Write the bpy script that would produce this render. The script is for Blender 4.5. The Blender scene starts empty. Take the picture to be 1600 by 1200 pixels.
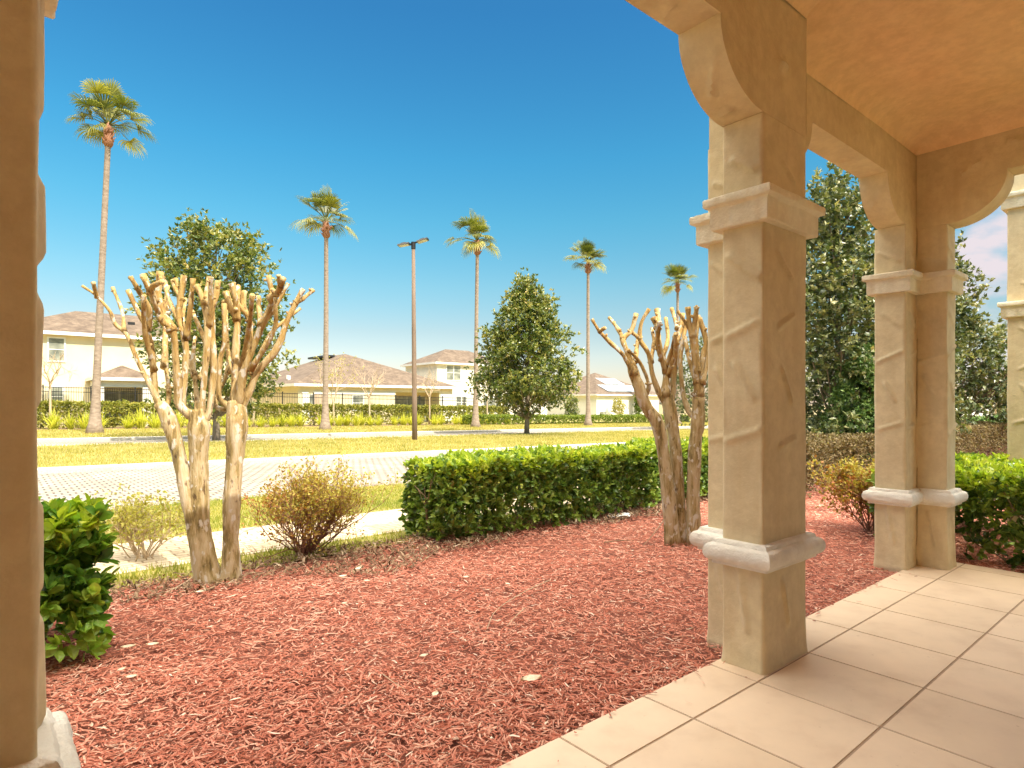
import bpy, math
import numpy as np
from mathutils import Vector, Matrix
rng = np.random.default_rng(11)
R = math.radians
F, H, HZ = 963.0, 1.5, 630.0              # focal length (photo px), eye height (m), horizon row
D1 = np.array([.7654, .6437]); D2 = np.array([-.6437, .7654])   # along the porch / street, and outwards
SC = bpy.context.scene
COL = SC.collection

# ------------------------------------------------------------------ helpers
def W(u, v, z=0.0):
    u = np.asarray(u, float); v = np.asarray(v, float); z = np.broadcast_to(np.asarray(z, float), np.broadcast(u, v).shape)
    return np.stack([u*D1[0]+v*D2[0], u*D1[1]+v*D2[1], z], -1)
def UV(x, y):
    return x*D1[0]+y*D1[1], x*D2[0]+y*D2[1]
def sstep(a, b, t):
    t = np.clip((np.asarray(t, float)-a)/(b-a), 0, 1); return t*t*(3-2*t)
def T(u, v):                              # the street falls gently along u
    return -.0125*np.clip(np.asarray(u, float), -40, 70)*sstep(7, 15, v) - .035
def gp(px, py):                           # where the line of sight through a pixel meets the ground
    k = (px-800)/F; s = (py-HZ)/F; Y = H/s
    for _ in range(30):
        u, v = UV(k*Y, Y); Y = (H-float(T(u, v)))/s
    return np.array([k*Y, Y, float(T(*UV(k*Y, Y)))])
def at(px, py, Y):
    return np.array([(px-800)/F*Y, Y, H-(py-HZ)/F*Y])

def tag(o, label=None, cat=None, group=None, kind=None):
    if label: o['label'] = label
    if cat: o['category'] = cat
    if group: o['group'] = group
    if kind: o['kind'] = kind
    return o
def empty(name, loc=(0, 0, 0), label=None, cat=None, group=None):
    o = bpy.data.objects.new(name, None); COL.objects.link(o); o.location = loc
    o.empty_display_size = .2
    return tag(o, label, cat, group)

class MB:
    """collects vertices and faces, then links them as one mesh object"""
    def __init__(s): s.V = []; s.Q = []; s.Tr = []; s.N = []; s.n = 0; s.a = []
    def add(s, V, quads=None, tris=None, rnd=None):
        V = np.asarray(V, float).reshape(-1, 3); o = s.n
        if quads is not None and len(quads): s.Q.append(np.asarray(quads, int).reshape(-1, 4)+o)
        if tris is not None and len(tris): s.Tr.append(np.asarray(tris, int).reshape(-1, 3)+o)
        s.V.append(V); s.n += len(V)
        s.a.append(np.full(len(V), rng.random()) if rnd is None else np.broadcast_to(np.asarray(rnd, float), (len(V),)))
        return o
    def ngon(s, V):
        o = s.add(V); s.N.append(np.arange(o, o+len(V)))
    def hexa(s, c):                        # 8 corners: bottom ring 0-3, top ring 4-7
        s.add(c, [[0, 3, 2, 1], [4, 5, 6, 7], [0, 1, 5, 4], [1, 2, 6, 5], [2, 3, 7, 6], [3, 0, 4, 7]])
    def uvbox(s, u0, u1, v0, v1, z0, z1):
        s.hexa(W([u0, u1, u1, u0]*2, [v0, v0, v1, v1]*2, [z0]*4+[z1]*4))
    def bar(s, a, b, w, h):                # a straight box bar between two points, w across, h vertical
        a = np.asarray(a, float); b = np.asarray(b, float); d = b-a; d /= np.linalg.norm(d)
        up = np.array([0, 0, 1.]) if abs(d[2]) < .95 else np.array([1., 0, 0])
        x = np.cross(d, up); x /= np.linalg.norm(x); y = np.cross(x, d)
        c = [p+x*sx*w/2+y*sy*h/2 for p in (a, b) for sx, sy in ((-1, -1), (1, -1), (1, 1), (-1, 1))]
        s.hexa(np.array(c))
    def tube(s, P, Rd, k=8, cap=True, wob=0.0, rnd=None):
        P = np.asarray(P, float); n = len(P); Rd = np.broadcast_to(np.asarray(Rd, float), (n,))
        tg = np.gradient(P, axis=0); tg /= np.linalg.norm(tg, axis=1)[:, None]+1e-9
        ref = np.array([1., 0, 0]) if abs(tg[0][0]) < .8 else np.array([0, 1., 0])
        rings = []
        x = np.cross(tg[0], ref); x /= np.linalg.norm(x)
        ang = np.arange(k)/k*2*np.pi
        for i in range(n):
            x = x-tg[i]*np.dot(x, tg[i]); x /= np.linalg.norm(x)+1e-9; y = np.cross(tg[i], x)
            r = Rd[i]*(1+wob*rng.standard_normal(k)) if wob else np.full(k, Rd[i])
            rings.append(P[i]+np.outer(np.cos(ang)*r, x)+np.outer(np.sin(ang)*r, y))
        V = np.concatenate(rings); i, j = np.meshgrid(np.arange(n-1), np.arange(k), indexing='ij')
        a = i*k+j; b = i*k+(j+1) % k
        q = np.stack([a, b, b+k, a+k], -1).reshape(-1, 4)
        o = s.add(V, q, rnd=rnd)
        if cap:
            s.N.append(np.arange(o, o+k)[::-1]); s.N.append(np.arange(o+(n-1)*k, o+n*k))
    def build(s, name, mat, parent=None, smooth=False):
        me = bpy.data.meshes.new(name)
        V = np.concatenate(s.V); idx = []; st = []; c = 0
        for A in s.Q+s.Tr:
            k = A.shape[1]; idx.append(A.ravel()); st.append(c+np.arange(len(A))*k); c += A.size
        for A in s.N:
            idx.append(A); st.append(np.array([c])); c += len(A)
        idx = np.concatenate(idx).astype(np.int32); st = np.concatenate(st).astype(np.int32)
        me.vertices.add(len(V)); me.vertices.foreach_set('co', V.astype(np.float32).ravel())
        me.loops.add(len(idx)); me.loops.foreach_set('vertex_index', idx)
        me.polygons.add(len(st)); me.polygons.foreach_set('loop_start', st)
        me.update(calc_edges=True)
        at_ = me.attributes.new('rnd', 'FLOAT', 'POINT'); at_.data.foreach_set('value', np.concatenate(s.a).astype(np.float32))
        me.polygons.foreach_set('use_smooth', np.full(len(st), bool(smooth)))
        me.materials.append(mat)
        o = bpy.data.objects.new(name, me); COL.objects.link(o)
        if parent is not None:
            o.parent = parent
            off = Vector((0, 0, 0)); q = parent
            while q is not None: off += q.location; q = q.parent
            me.transform(Matrix.Translation(-off))
        return o

def unit(a): return a/(np.linalg.norm(a, axis=-1, keepdims=True)+1e-9)
def rdir(n): return unit(rng.standard_normal((n, 3)))

def add_leaves(mb, P, D, L, wd, fold=.25, curl=.15, rnd=None):
    """pointed leaves folded along the midrib: base P, axis D, length L, width ratio wd"""
    n = len(P); L = np.broadcast_to(np.asarray(L, float), (n,))[:, None]
    D = unit(D); X = unit(np.cross(D, rdir(n)+np.array([0, 0, .8]))); Nn = np.cross(X, D)
    flip = np.where(Nn[:, 2:3] < 0, -1., 1.); Nn = Nn*flip
    a = P; b = P+D*L*.42-X*L*wd+Nn*L*fold*wd; c = P+D*L-Nn*L*curl; d = P+D*L*.42+X*L*wd+Nn*L*fold*wd; m = P+D*L*.46+Nn*L*curl*.1
    V = np.stack([a, b, c, d, m], 1).reshape(-1, 3); o = np.arange(n)[:, None]*5
    t = np.concatenate([o+np.array([[0, 4, 1]]), o+np.array([[1, 4, 2]]), o+np.array([[0, 3, 4]]), o+np.array([[3, 2, 4]])])
    rn = rng.random(n) if rnd is None else rnd
    mb.add(V, tris=t, rnd=np.repeat(rn, 5))
def add_oval_leaves(mb, P, D, L, wd, rnd):
    n = len(P); L = np.broadcast_to(np.asarray(L, float), (n,))[:, None]; D = unit(D); X = unit(np.cross(D, rdir(n)+np.array([0, 0, .8]))); Nn = np.cross(X, D); Nn = Nn*np.where(Nn[:, 2:3] < 0, -1., 1.)
    prof = [(0, 0, 0), (.24, .78, .22), (.55, 1, .28), (.82, .6, .16), (1, 0, -.12)]
    Lf = [P+D*L*t-X*L*wd*w+Nn*L*wd*z for t, w, z in prof]; Rt = [P+D*L*t+X*L*wd*w+Nn*L*wd*z for t, w, z in prof[1:4]]
    Md = [P+D*L*t-Nn*L*c for t, c in ((.26, -.02), (.55, 0), (.82, .06))]
    V = np.stack(Lf+Rt+Md, 1).reshape(-1, 3); o = np.arange(n)[:, None]*11
    t = [[0, 8, 1], [1, 8, 9], [1, 9, 2], [2, 9, 10], [2, 10, 3], [3, 10, 4], [0, 5, 8], [5, 9, 8], [5, 6, 9], [6, 10, 9], [6, 7, 10], [7, 4, 10]]
    mb.add(V, tris=np.concatenate([o+np.array([x]) for x in t]), rnd=np.repeat(rnd, 11))
OVAL = False
def rosettes(mb, P, A, nl, L, wd, spread=1.0, var=.35, clumpvar=True):
    """shoot tips: nl leaves spreading round axis A at each P"""
    n = len(P); P = np.repeat(P, nl, 0); A = np.repeat(unit(A), nl, 0)
    D = unit(A+rdir(n*nl)*spread)
    base = np.repeat(rng.random(n), nl) if clumpvar else rng.random(n*nl)
    rn = np.clip(base*.7+.3*rng.random(n*nl), 0, 1)
    LL = L*(1-var/2+var*rng.random(n*nl))
    (add_oval_leaves if OVAL else add_leaves)(mb, P+A*(rng.random((n*nl, 1))-.5)*L*.8, D, LL, wd, rnd=rn)

# ------------------------------------------------------------------ materials
def new_mat(name):
    m = bpy.data.materials.new(name); m.use_nodes = True; nt = m.node_tree
    return m, nt, nt.nodes, nt.links, nt.nodes['Principled BSDF']
def ramp(N, stops):
    r = N.new('ShaderNodeValToRGB'); e = r.color_ramp.elements
    while len(e) < len(stops): e.new(.5)
    for i, (p, c) in enumerate(stops): e[i].position = p; e[i].color = (*c, 1)
    return r
def coords(N, Lk, scale=(1, 1, 1), rot=0.0):
    t = N.new('ShaderNodeNewGeometry'); mp = N.new('ShaderNodeMapping')
    mp.inputs['Scale'].default_value = scale; mp.inputs['Rotation'].default_value = (0, 0, rot)
    Lk.new(t.outputs['Position'], mp.inputs['Vector']); return mp
def noise(N, Lk, vec, sc, det=4, rough=.55):
    n = N.new('ShaderNodeTexNoise'); n.inputs['Scale'].default_value = sc; n.inputs['Detail'].default_value = det
    n.inputs['Roughness'].default_value = rough; Lk.new(vec.outputs[0], n.inputs['Vector']); return n
def bump(N, Lk, b, hsock, strength, dist=.01, prev=None):
    bp = N.new('ShaderNodeBump'); bp.inputs['Strength'].default_value = strength; bp.inputs['Distance'].default_value = dist
    Lk.new(hsock, bp.inputs['Height'])
    if prev: Lk.new(prev.outputs[0], bp.inputs['Normal'])
    Lk.new(bp.outputs[0], b.inputs['Normal']); return bp
def mix(N, Lk, fac, a, b, mode='MIX'):
    m = N.new('ShaderNodeMix'); m.data_type = 'RGBA'; m.blend_type = mode
    for s, i in ((fac, 0), (a, 6), (b, 7)):
        if hasattr(s, 'is_linked') or hasattr(s, 'links'): Lk.new(s, m.inputs[i])
        elif isinstance(s, (int, float)): m.inputs[i].default_value = s
        else: m.inputs[i].default_value = (*s, 1)
    return m.outputs[2]

def stucco(name, c1, c2, fine=120, fs=.25, dirt=None, rough=.85, dist=.004):
    m, nt, N, Lk, b = new_mat(name); v = coords(N, Lk)
    n1 = noise(N, Lk, v, 2.2, 5); r = ramp(N, [(.3, c1), (.7, c2)]); Lk.new(n1.outputs[0], r.inputs[0]); col = r.outputs[0]
    n3 = noise(N, Lk, v, 9, 6, .7); r3 = ramp(N, [(.40, (.80, .77, .74)), (.62, (1, 1, 1))]); Lk.new(n3.outputs[0], r3.inputs[0])
    col = mix(N, Lk, .6, col, r3.outputs[0], 'MULTIPLY')
    if dirt:
        v2 = coords(N, Lk, (6, 6, .8)); n4 = noise(N, Lk, v2, 1.5, 4); r4 = ramp(N, [(.5, (0, 0, 0)), (.72, (1, 1, 1))]); Lk.new(n4.outputs[0], r4.inputs[0])
        mm = N.new('ShaderNodeMath'); mm.operation = 'MULTIPLY'; mm.inputs[1].default_value = .35; Lk.new(r4.outputs[0], mm.inputs[0])
        col = mix(N, Lk, mm.outputs[0], col, dirt)
    Lk.new(col, b.inputs['Base Color']); b.inputs['Roughness'].default_value = rough
    n2 = noise(N, Lk, v, fine, 3); p = bump(N, Lk, b, n2.outputs[0], fs, dist)
    n5 = noise(N, Lk, v, 14, 3); bump(N, Lk, b, n5.outputs[0], .28, .02, p)
    return m

def leafmat(name, stops, trans=.3, rough=.45, spec=.5):
    """leaf colour differs from leaf to leaf (a random value stored on each)"""
    m, nt, N, Lk, b = new_mat(name)
    a = N.new('ShaderNodeAttribute'); a.attribute_name = 'rnd'
    r = ramp(N, stops); Lk.new(a.outputs['Fac'], r.inputs[0])
    Lk.new(r.outputs[0], b.inputs['Base Color']); b.inputs['Roughness'].default_value = rough; b.inputs['Specular IOR Level'].default_value = spec
    t = N.new('ShaderNodeBsdfTranslucent'); Lk.new(mix(N, Lk, 1., r.outputs[0], (1.5, 1.6, .7), 'MULTIPLY'), t.inputs['Color'])
    ms = N.new('ShaderNodeMixShader'); ms.inputs[0].default_value = trans
    Lk.new(b.outputs[0], ms.inputs[1]); Lk.new(t.outputs[0], ms.inputs[2]); Lk.new(ms.outputs[0], N['Material Output'].inputs[0])
    return m

def barkmat(name, stops, sc=(1, 1, .25), ns=9, bs=.5, patch=None):
    m, nt, N, Lk, b = new_mat(name); v = coords(N, Lk, sc)
    n = noise(N, Lk, v, ns, 6, .65); r = ramp(N, stops); Lk.new(n.outputs[0], r.inputs[0]); col = r.outputs[0]
    if patch:
        v2 = coords(N, Lk, (1, 1, .5)); n2 = noise(N, Lk, v2, 14, 3); r2 = ramp(N, [(.58, (0, 0, 0)), (.66, (1, 1, 1))]); Lk.new(n2.outputs[0], r2.inputs[0])
        col = mix(N, Lk, r2.outputs[0], col, patch)
    Lk.new(col, b.inputs['Base Color']); b.inputs['Roughness'].default_value = .85
    bump(N, Lk, b, n.outputs[0], bs, .03); return m

def plain(name, c, rough=.5, metal=0.0, nsc=0, var=.15, bs=0):
    m, nt, N, Lk, b = new_mat(name); v = coords(N, Lk)
    n = noise(N, Lk, v, nsc or 6, 4); lo = tuple(x*(1-var) for x in c); hi = tuple(min(1, x*(1+var)) for x in c)
    r = ramp(N, [(.3, lo), (.7, hi)]); Lk.new(n.outputs[0], r.inputs[0]); Lk.new(r.outputs[0], b.inputs['Base Color'])
    b.inputs['Roughness'].default_value = rough; b.inputs['Metallic'].default_value = metal
    if bs: bump(N, Lk, b, n.outputs[0], bs, .02)
    return m

def ground_mat(name, stops, sc=1.2, fine=30, fs=.4, stops2=None):
    m, nt, N, Lk, b = new_mat(name); v = coords(N, Lk)
    n = noise(N, Lk, v, sc, 6, .65); r = ramp(N, stops); Lk.new(n.outputs[0], r.inputs[0])
    n2 = noise(N, Lk, v, fine, 5, .7); r2 = ramp(N, [(.3, (.55, .55, .55)), (.7, (1.25, 1.25, 1.25))]); Lk.new(n2.outputs[0], r2.inputs[0])
    Lk.new(mix(N, Lk, .8, r.outputs[0], r2.outputs[0], 'MULTIPLY'), b.inputs['Base Color'])
    b.inputs['Roughness'].default_value = .95; bump(N, Lk, b, n2.outputs[0], fs, .02); return m

def paver_mat(name, c1, c2, cm, bw=.2, rh=.1, mort=.012, off=.5, rot=0.):
    m, nt, N, Lk, b = new_mat(name); v = coords(N, Lk, rot=-math.atan2(D1[1], D1[0])+rot)
    br = N.new('ShaderNodeTexBrick'); Lk.new(v.outputs[0], br.inputs['Vector'])
    br.inputs['Scale'].default_value = 1; br.inputs['Brick Width'].default_value = bw; br.inputs['Row Height'].default_value = rh
    br.inputs['Mortar Size'].default_value = mort; br.inputs['Mortar Smooth'].default_value = .3; br.offset = off
    for k, c in (('Color1', c1), ('Color2', c2), ('Mortar', cm)): br.inputs[k].default_value = (*c, 1)
    n = noise(N, Lk, coords(N, Lk), .7, 5); r = ramp(N, [(.3, (.82, .8, .78)), (.7, (1.1, 1.1, 1.1))]); Lk.new(n.outputs[0], r.inputs[0])
    n2 = noise(N, Lk, coords(N, Lk), 45, 4); r2 = ramp(N, [(.3, (.8, .8, .8)), (.7, (1.1, 1.1, 1.1))]); Lk.new(n2.outputs[0], r2.inputs[0])
    c = mix(N, Lk, 1., br.outputs[0], r.outputs[0], 'MULTIPLY'); c = mix(N, Lk, .7, c, r2.outputs[0], 'MULTIPLY')
    Lk.new(c, b.inputs['Base Color']); b.inputs['Roughness'].default_value = .85
    inv = N.new('ShaderNodeMath'); inv.operation = 'SUBTRACT'; inv.inputs[0].default_value = 1; Lk.new(br.outputs['Fac'], inv.inputs[1])
    bump(N, Lk, b, inv.outputs[0], .6, .008); return m

TAN = stucco('tan_stucco', (.68, .56, .34), (.75, .635, .405), dirt=(.56, .42, .22))
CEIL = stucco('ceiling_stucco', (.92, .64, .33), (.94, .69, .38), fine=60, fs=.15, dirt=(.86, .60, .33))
TRIM = stucco('cream_trim', (.83, .75, .55), (.87, .81, .63), fine=60, fs=.9, dirt=(.78, .66, .45), dist=.007)
BANDM = stucco('white_band', (.83, .79, .68), (.87, .84, .76), fine=90, fs=.6, dirt=(.72, .64, .5), dist=.008)
M = {}
M['tile'] = None
def tile_mat():
    m, nt, N, Lk, b = new_mat('floor_tile'); a = N.new('ShaderNodeAttribute'); a.attribute_name = 'rnd'
    r = ramp(N, [(0, (.71, .55, .39)), (.5, (.73, .575, .415)), (1, (.76, .60, .44))]); Lk.new(a.outputs['Fac'], r.inputs[0])
    v = coords(N, Lk); n = noise(N, Lk, v, 3.5, 6, .6); r2 = ramp(N, [(.3, (.90, .86, .82)), (.5, (1, .99, .97)), (.72, (1.06, 1.05, 1.02))]); Lk.new(n.outputs[0], r2.inputs[0])
    c = mix(N, Lk, 1., r.outputs[0], r2.outputs[0], 'MULTIPLY')
    n3 = noise(N, Lk, v, 16, 6, .7); r3 = ramp(N, [(.29, (.66, .58, .5)), (.35, (1, 1, 1))]); Lk.new(n3.outputs[0], r3.inputs[0])
    c = mix(N, Lk, .8, c, r3.outputs[0], 'MULTIPLY'); Lk.new(c, b.inputs['Base Color'])
    b.inputs['Roughness'].default_value = .5; b.inputs['Specular IOR Level'].default_value = .3
    bump(N, Lk, b, n3.outputs[0], .06, .004); return m
M['tile'] = tile_mat()
M['grout'] = plain('grout', (.36, .25, .165), .9, nsc=30)
M['mulchbed'] = ground_mat('mulch_bed', [(.3, (.17, .052, .03)), (.7, (.36, .115, .07))], 6, 60, .9)
M['chip'] = leafmat('mulch_chip', [(0, (.25, .075, .045)), (.25, (.48, .155, .095)), (.65, (.63, .245, .165)), (.92, (.75, .43, .31)), (1, (.90, .76, .60))], .0, .8, .25)
M['litter'] = leafmat('dry_litter', [(0, (.10, .06, .035)), (.5, (.24, .15, .09)), (.85, (.38, .26, .16)), (1, (.6, .48, .34))], .05, .8, .2)
M['lawn'] = ground_mat('lawn', [(.3, (.22, .19, .05)), (.5, (.30, .26, .07)), (.7, (.40, .30, .11))], .5, 25, .5)
M['earth'] = ground_mat('earth', [(.3, (.20, .15, .07)), (.7, (.30, .24, .11))], .15, 3, .3)
M['bedsoil'] = ground_mat('bed_soil', [(.3, (.20, .12, .07)), (.7, (.38, .26, .16))], 1.5, 25, .6)
M['blade'] = leafmat('grass_blade', [(0, (.15, .20, .03)), (.4, (.25, .27, .05)), (.8, (.38, .34, .08)), (1, (.52, .42, .17))], .35, .6, .2)
M['blade_dry'] = leafmat('grass_blade_dry', [(0, (.22, .21, .05)), (.4, (.38, .33, .09)), (.8, (.50, .41, .16)), (1, (.60, .48, .25))], .35, .6, .2)
M['paver'] = paver_mat('road_paver', (.37, .33, .27), (.30, .265, .215), (.10, .078, .06), .20, .21, .020, .5)
M['walk'] = paver_mat('walk_paver', (.60, .50, .34), (.54, .44, .30), (.34, .25, .15), .2, .1, .01)
M['kerb'] = ground_mat('kerb_concrete', [(.3, (.48, .43, .35)), (.7, (.60, .55, .46))], 1.5, 40, .3)
M['vib'] = leafmat('viburnum_leaf', [(0, (.035, .085, .014)), (.35, (.11, .235, .035)), (.7, (.26, .43, .06)), (1, (.46, .58, .10))], .3, .38, .5)
M['vib_dark'] = leafmat('viburnum_leaf_dark', [(0, (.035, .07, .016)), (.4, (.11, .19, .035)), (.8, (.28, .38, .07)), (.95, (.36, .42, .10)), (1, (.30, .20, .08))], .25, .35, .5)
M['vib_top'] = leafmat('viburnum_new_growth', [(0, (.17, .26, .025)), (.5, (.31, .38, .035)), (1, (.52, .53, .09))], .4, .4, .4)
M['mag'] = leafmat('magnolia_leaf', [(0, (.03, .055, .012)), (.35, (.09, .13, .025)), (.65, (.21, .225, .05)), (.9, (.38, .34, .10)), (1, (.40, .24, .08))], .22, .3, .5)
M['oak'] = leafmat('evergreen_leaf', [(0, (.02, .036, .012)), (.35, (.075, .105, .032)), (.7, (.20, .21, .08)), (1, (.44, .39, .20))], .2, .35, .5)
M['cone'] = leafmat('conifer_leaf', [(0, (.05, .10, .025)), (.5, (.14, .24, .06)), (1, (.34, .44, .15))], .15, .5, .3)
M['cypress'] = leafmat('cypress_leaf', [(0, (.06, .09, .012)), (.6, (.13, .18, .025)), (1, (.25, .28, .05))], .2, .5, .3)
M['purple'] = leafmat('loropetalum_leaf', [(0, (.10, .075, .04)), (.5, (.20, .15, .075)), (.8, (.30, .22, .12)), (1, (.24, .26, .07))], .2, .6, .2)
M['reddish'] = leafmat('reddish_leaf', [(0, (.26, .06, .03)), (.3, (.32, .14, .04)), (.6, (.34, .27, .05)), (1, (.46, .42, .09))], .3, .5, .3)
M['paleleaf'] = leafmat('pale_leaf', [(0, (.24, .2, .05)), (.5, (.36, .32, .08)), (1, (.48, .44, .14))], .4, .5, .3)
M['hedgefar'] = leafmat('street_hedge_leaf', [(0, (.10, .12, .018)), (.5, (.25, .25, .04)), (.8, (.38, .34, .07)), (1, (.46, .35, .10))], .25, .5, .3)
M['lowhedge'] = leafmat('low_hedge_leaf', [(0, (.08, .12, .016)), (.5, (.18, .23, .03)), (1, (.32, .34, .06))], .3, .5, .3)
M['ornam'] = leafmat('flax_blade', [(0, (.30, .33, .03)), (.5, (.46, .46, .06)), (1, (.62, .56, .13))], .4, .5, .3)
M['palm'] = leafmat('palm_leaf', [(0, (.025, .04, .008)), (.4, (.085, .105, .018)), (.75, (.25, .24, .04)), (1, (.56, .48, .12))], .25, .4, .4)
M['twig'] = plain('twig_bark', (.26, .17, .10), .85, nsc=40, var=.3)
M['twig_red'] = plain('red_twig_bark', (.22, .10, .06), .85, nsc=40, var=.3)
M['paletwig'] = plain('pale_twig_bark', (.50, .38, .25), .85, nsc=30, var=.25)
M['bark'] = barkmat('grey_bark', [(.3, (.14, .10, .07)), (.7, (.32, .25, .18))])
M['palmbark'] = barkmat('palm_trunk', [(.3, (.19, .135, .095)), (.5, (.28, .21, .155)), (.7, (.37, .29, .225))], (1, 1, 2.6), 4, .7)
M['boot'] = barkmat('palm_boot', [(.3, (.20, .08, .04)), (.7, (.40, .19, .10))], (1, 1, .5), 14, .8)
def crape_bark():
    m, nt, N, Lk, b = new_mat('crape_bark'); v = coords(N, Lk, (1.4, 1.4, .24)); n = noise(N, Lk, v, 10, 6, .68)
    low = ramp(N, [(.34, (.12, .085, .03)), (.43, (.28, .20, .07)), (.52, (.44, .335, .18)), (.68, (.53, .44, .30))]); Lk.new(n.outputs[0], low.inputs[0])
    up = ramp(N, [(.32, (.14, .075, .02)), (.43, (.34, .20, .05)), (.55, (.46, .31, .11)), (.7, (.52, .42, .25))]); Lk.new(n.outputs[0], up.inputs[0])
    g_ = N.new('ShaderNodeNewGeometry'); sx = N.new('ShaderNodeSeparateXYZ'); Lk.new(g_.outputs['Position'], sx.inputs[0])
    n3 = noise(N, Lk, coords(N, Lk), 3.5, 3); ad = N.new('ShaderNodeMath'); ad.operation = 'MULTIPLY_ADD'; ad.inputs[1].default_value = 1.1; Lk.new(n3.outputs[0], ad.inputs[0]); Lk.new(sx.outputs[2], ad.inputs[2])
    mr = N.new('ShaderNodeMapRange'); mr.inputs[1].default_value = 1.75; mr.inputs[2].default_value = 2.65; Lk.new(ad.outputs[0], mr.inputs[0])
    c = mix(N, Lk, mr.outputs[0], low.outputs[0], up.outputs[0])
    n2 = noise(N, Lk, coords(N, Lk, (1, 1, .55)), 17, 4); r2 = ramp(N, [(.57, (0, 0, 0)), (.63, (1, 1, 1))]); Lk.new(n2.outputs[0], r2.inputs[0]); c = mix(N, Lk, r2.outputs[0], c, (.55, .49, .39))
    n4 = noise(N, Lk, coords(N, Lk, (1, 1, .4)), 22, 3); r4 = ramp(N, [(.30, (.35, .28, .22)), (.38, (1, 1, 1))]); Lk.new(n4.outputs[0], r4.inputs[0]); c = mix(N, Lk, 1., c, r4.outputs[0], 'MULTIPLY')
    Lk.new(c, b.inputs['Base Color']); b.inputs['Roughness'].default_value = .8; bump(N, Lk, b, n.outputs[0], .9, .03); return m
M['crape_low'] = M['crape_up'] = crape_bark()
M['wood_pole'] = barkmat('wooden_pole', [(.3, (.16, .105, .07)), (.7, (.25, .175, .125))], (3, 3, .15), 6, .3)
M['black'] = plain('black_metal', (.022, .02, .02), .45, .3)
M['lens'] = plain('lamp_lens', (.5, .5, .48), .2)
M['wallcream'] = plain('cream_render', (.78, .66, .43), .9, nsc=1.2, var=.06)
M['wallwhite'] = plain('white_render', (.80, .74, .62), .9, nsc=1.2, var=.05)
M['fascia'] = plain('fascia_paint', (.80, .77, .70), .6, nsc=2, var=.04)
M['stone'] = paver_mat('stone_cladding', (.5, .33, .2), (.6, .46, .32), (.3, .25, .2), .5, .2, .03)
M['solar'] = plain('solar_panel', (.42, .45, .46), .15, .0, nsc=.6, var=.2)
M['paper'] = plain('litter_paper', (.80, .80, .76), .7, nsc=30, var=.06)
M['deadleaf'] = plain('bleached_leaf', (.74, .62, .46), .7, nsc=40, var=.2)
M['yucca'] = leafmat('yucca_blade', [(0, (.12, .16, .03)), (.6, (.26, .26, .06)), (1, (.5, .42, .16))], .2, .5, .3)
def glass_mat():
    m, nt, N, Lk, b = new_mat('window_glass'); v = coords(N, Lk, (1, 1, 1.5)); n = noise(N, Lk, v, 1.3, 2)
    r = ramp(N, [(.4, (.16, .17, .14)), (.65, (.36, .36, .28))]); Lk.new(n.outputs[0], r.inputs[0]); Lk.new(r.outputs[0], b.inputs['Base Color'])
    b.inputs['Roughness'].default_value = .12; return m
M['glass'] = glass_mat()
def shingle_mat():
    m, nt, N, Lk, b = new_mat('roof_shingle'); v = coords(N, Lk); n = noise(N, Lk, v, 1.6, 5, .75)
    r = ramp(N, [(.35, (.085, .056, .036)), (.5, (.13, .09, .06)), (.65, (.20, .145, .10))]); Lk.new(n.outputs[0], r.inputs[0])
    w = N.new('ShaderNodeTexWave'); w.bands_direction = 'Z'; w.inputs['Scale'].default_value = 5; w.inputs['Distortion'].default_value = 2; Lk.new(v.outputs[0], w.inputs['Vector'])
    r2 = ramp(N, [(.1, (.82, .82, .82)), (.4, (1, 1, 1))]); Lk.new(w.outputs[0], r2.inputs[0])
    Lk.new(mix(N, Lk, 1., r.outputs[0], r2.outputs[0], 'MULTIPLY'), b.inputs['Base Color']); b.inputs['Roughness'].default_value = .9
    return m
M['shingle'] = shingle_mat()

# ------------------------------------------------------------------ ground strips
def strip(name, u0, u1, v0, v1, dz, mat, du=2.0, dv=1.0, top=None, rnd=0.5):
    nu = max(2, int((u1-u0)/du)+1); nv = max(2, int((v1-v0)/dv)+1)
    uu, vv = np.meshgrid(np.linspace(u0, u1, nu), np.linspace(v0, v1, nv), indexing='ij')
    V = W(uu, vv, T(uu, vv)+dz).reshape(-1, 3); i, j = np.meshgrid(np.arange(nu-1), np.arange(nv-1), indexing='ij'); a = i*nv+j
    mb = MB(); mb.add(V, np.stack([a, a+nv, a+nv+1, a+1], -1).reshape(-1, 4), rnd=rnd)
    return tag(mb.build(name, mat), kind='structure')
def kerb(name, u0, u1, v0, v1, h, mat):
    nu = int((u1-u0)/2)+1; u = np.linspace(u0, u1, nu); vm = (v0+v1)/2
    c = .02; prof = [(v0, -.05), (v0, h-c), (v0+c, h), (v1-c, h), (v1, h-c), (v1, -.05)]
    V = np.stack([W(u, np.full(nu, v), T(u, np.full(nu, vm))+z) for v, z in prof], 1).reshape(-1, 3); k = len(prof)
    i, j = np.meshgrid(np.arange(nu-1), np.arange(k-1), indexing='ij'); a = i*k+j
    mb = MB(); mb.add(V, np.stack([a, a+k, a+k+1, a+1], -1).reshape(-1, 4)); return tag(mb.build(name, mat), kind='structure')

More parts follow.
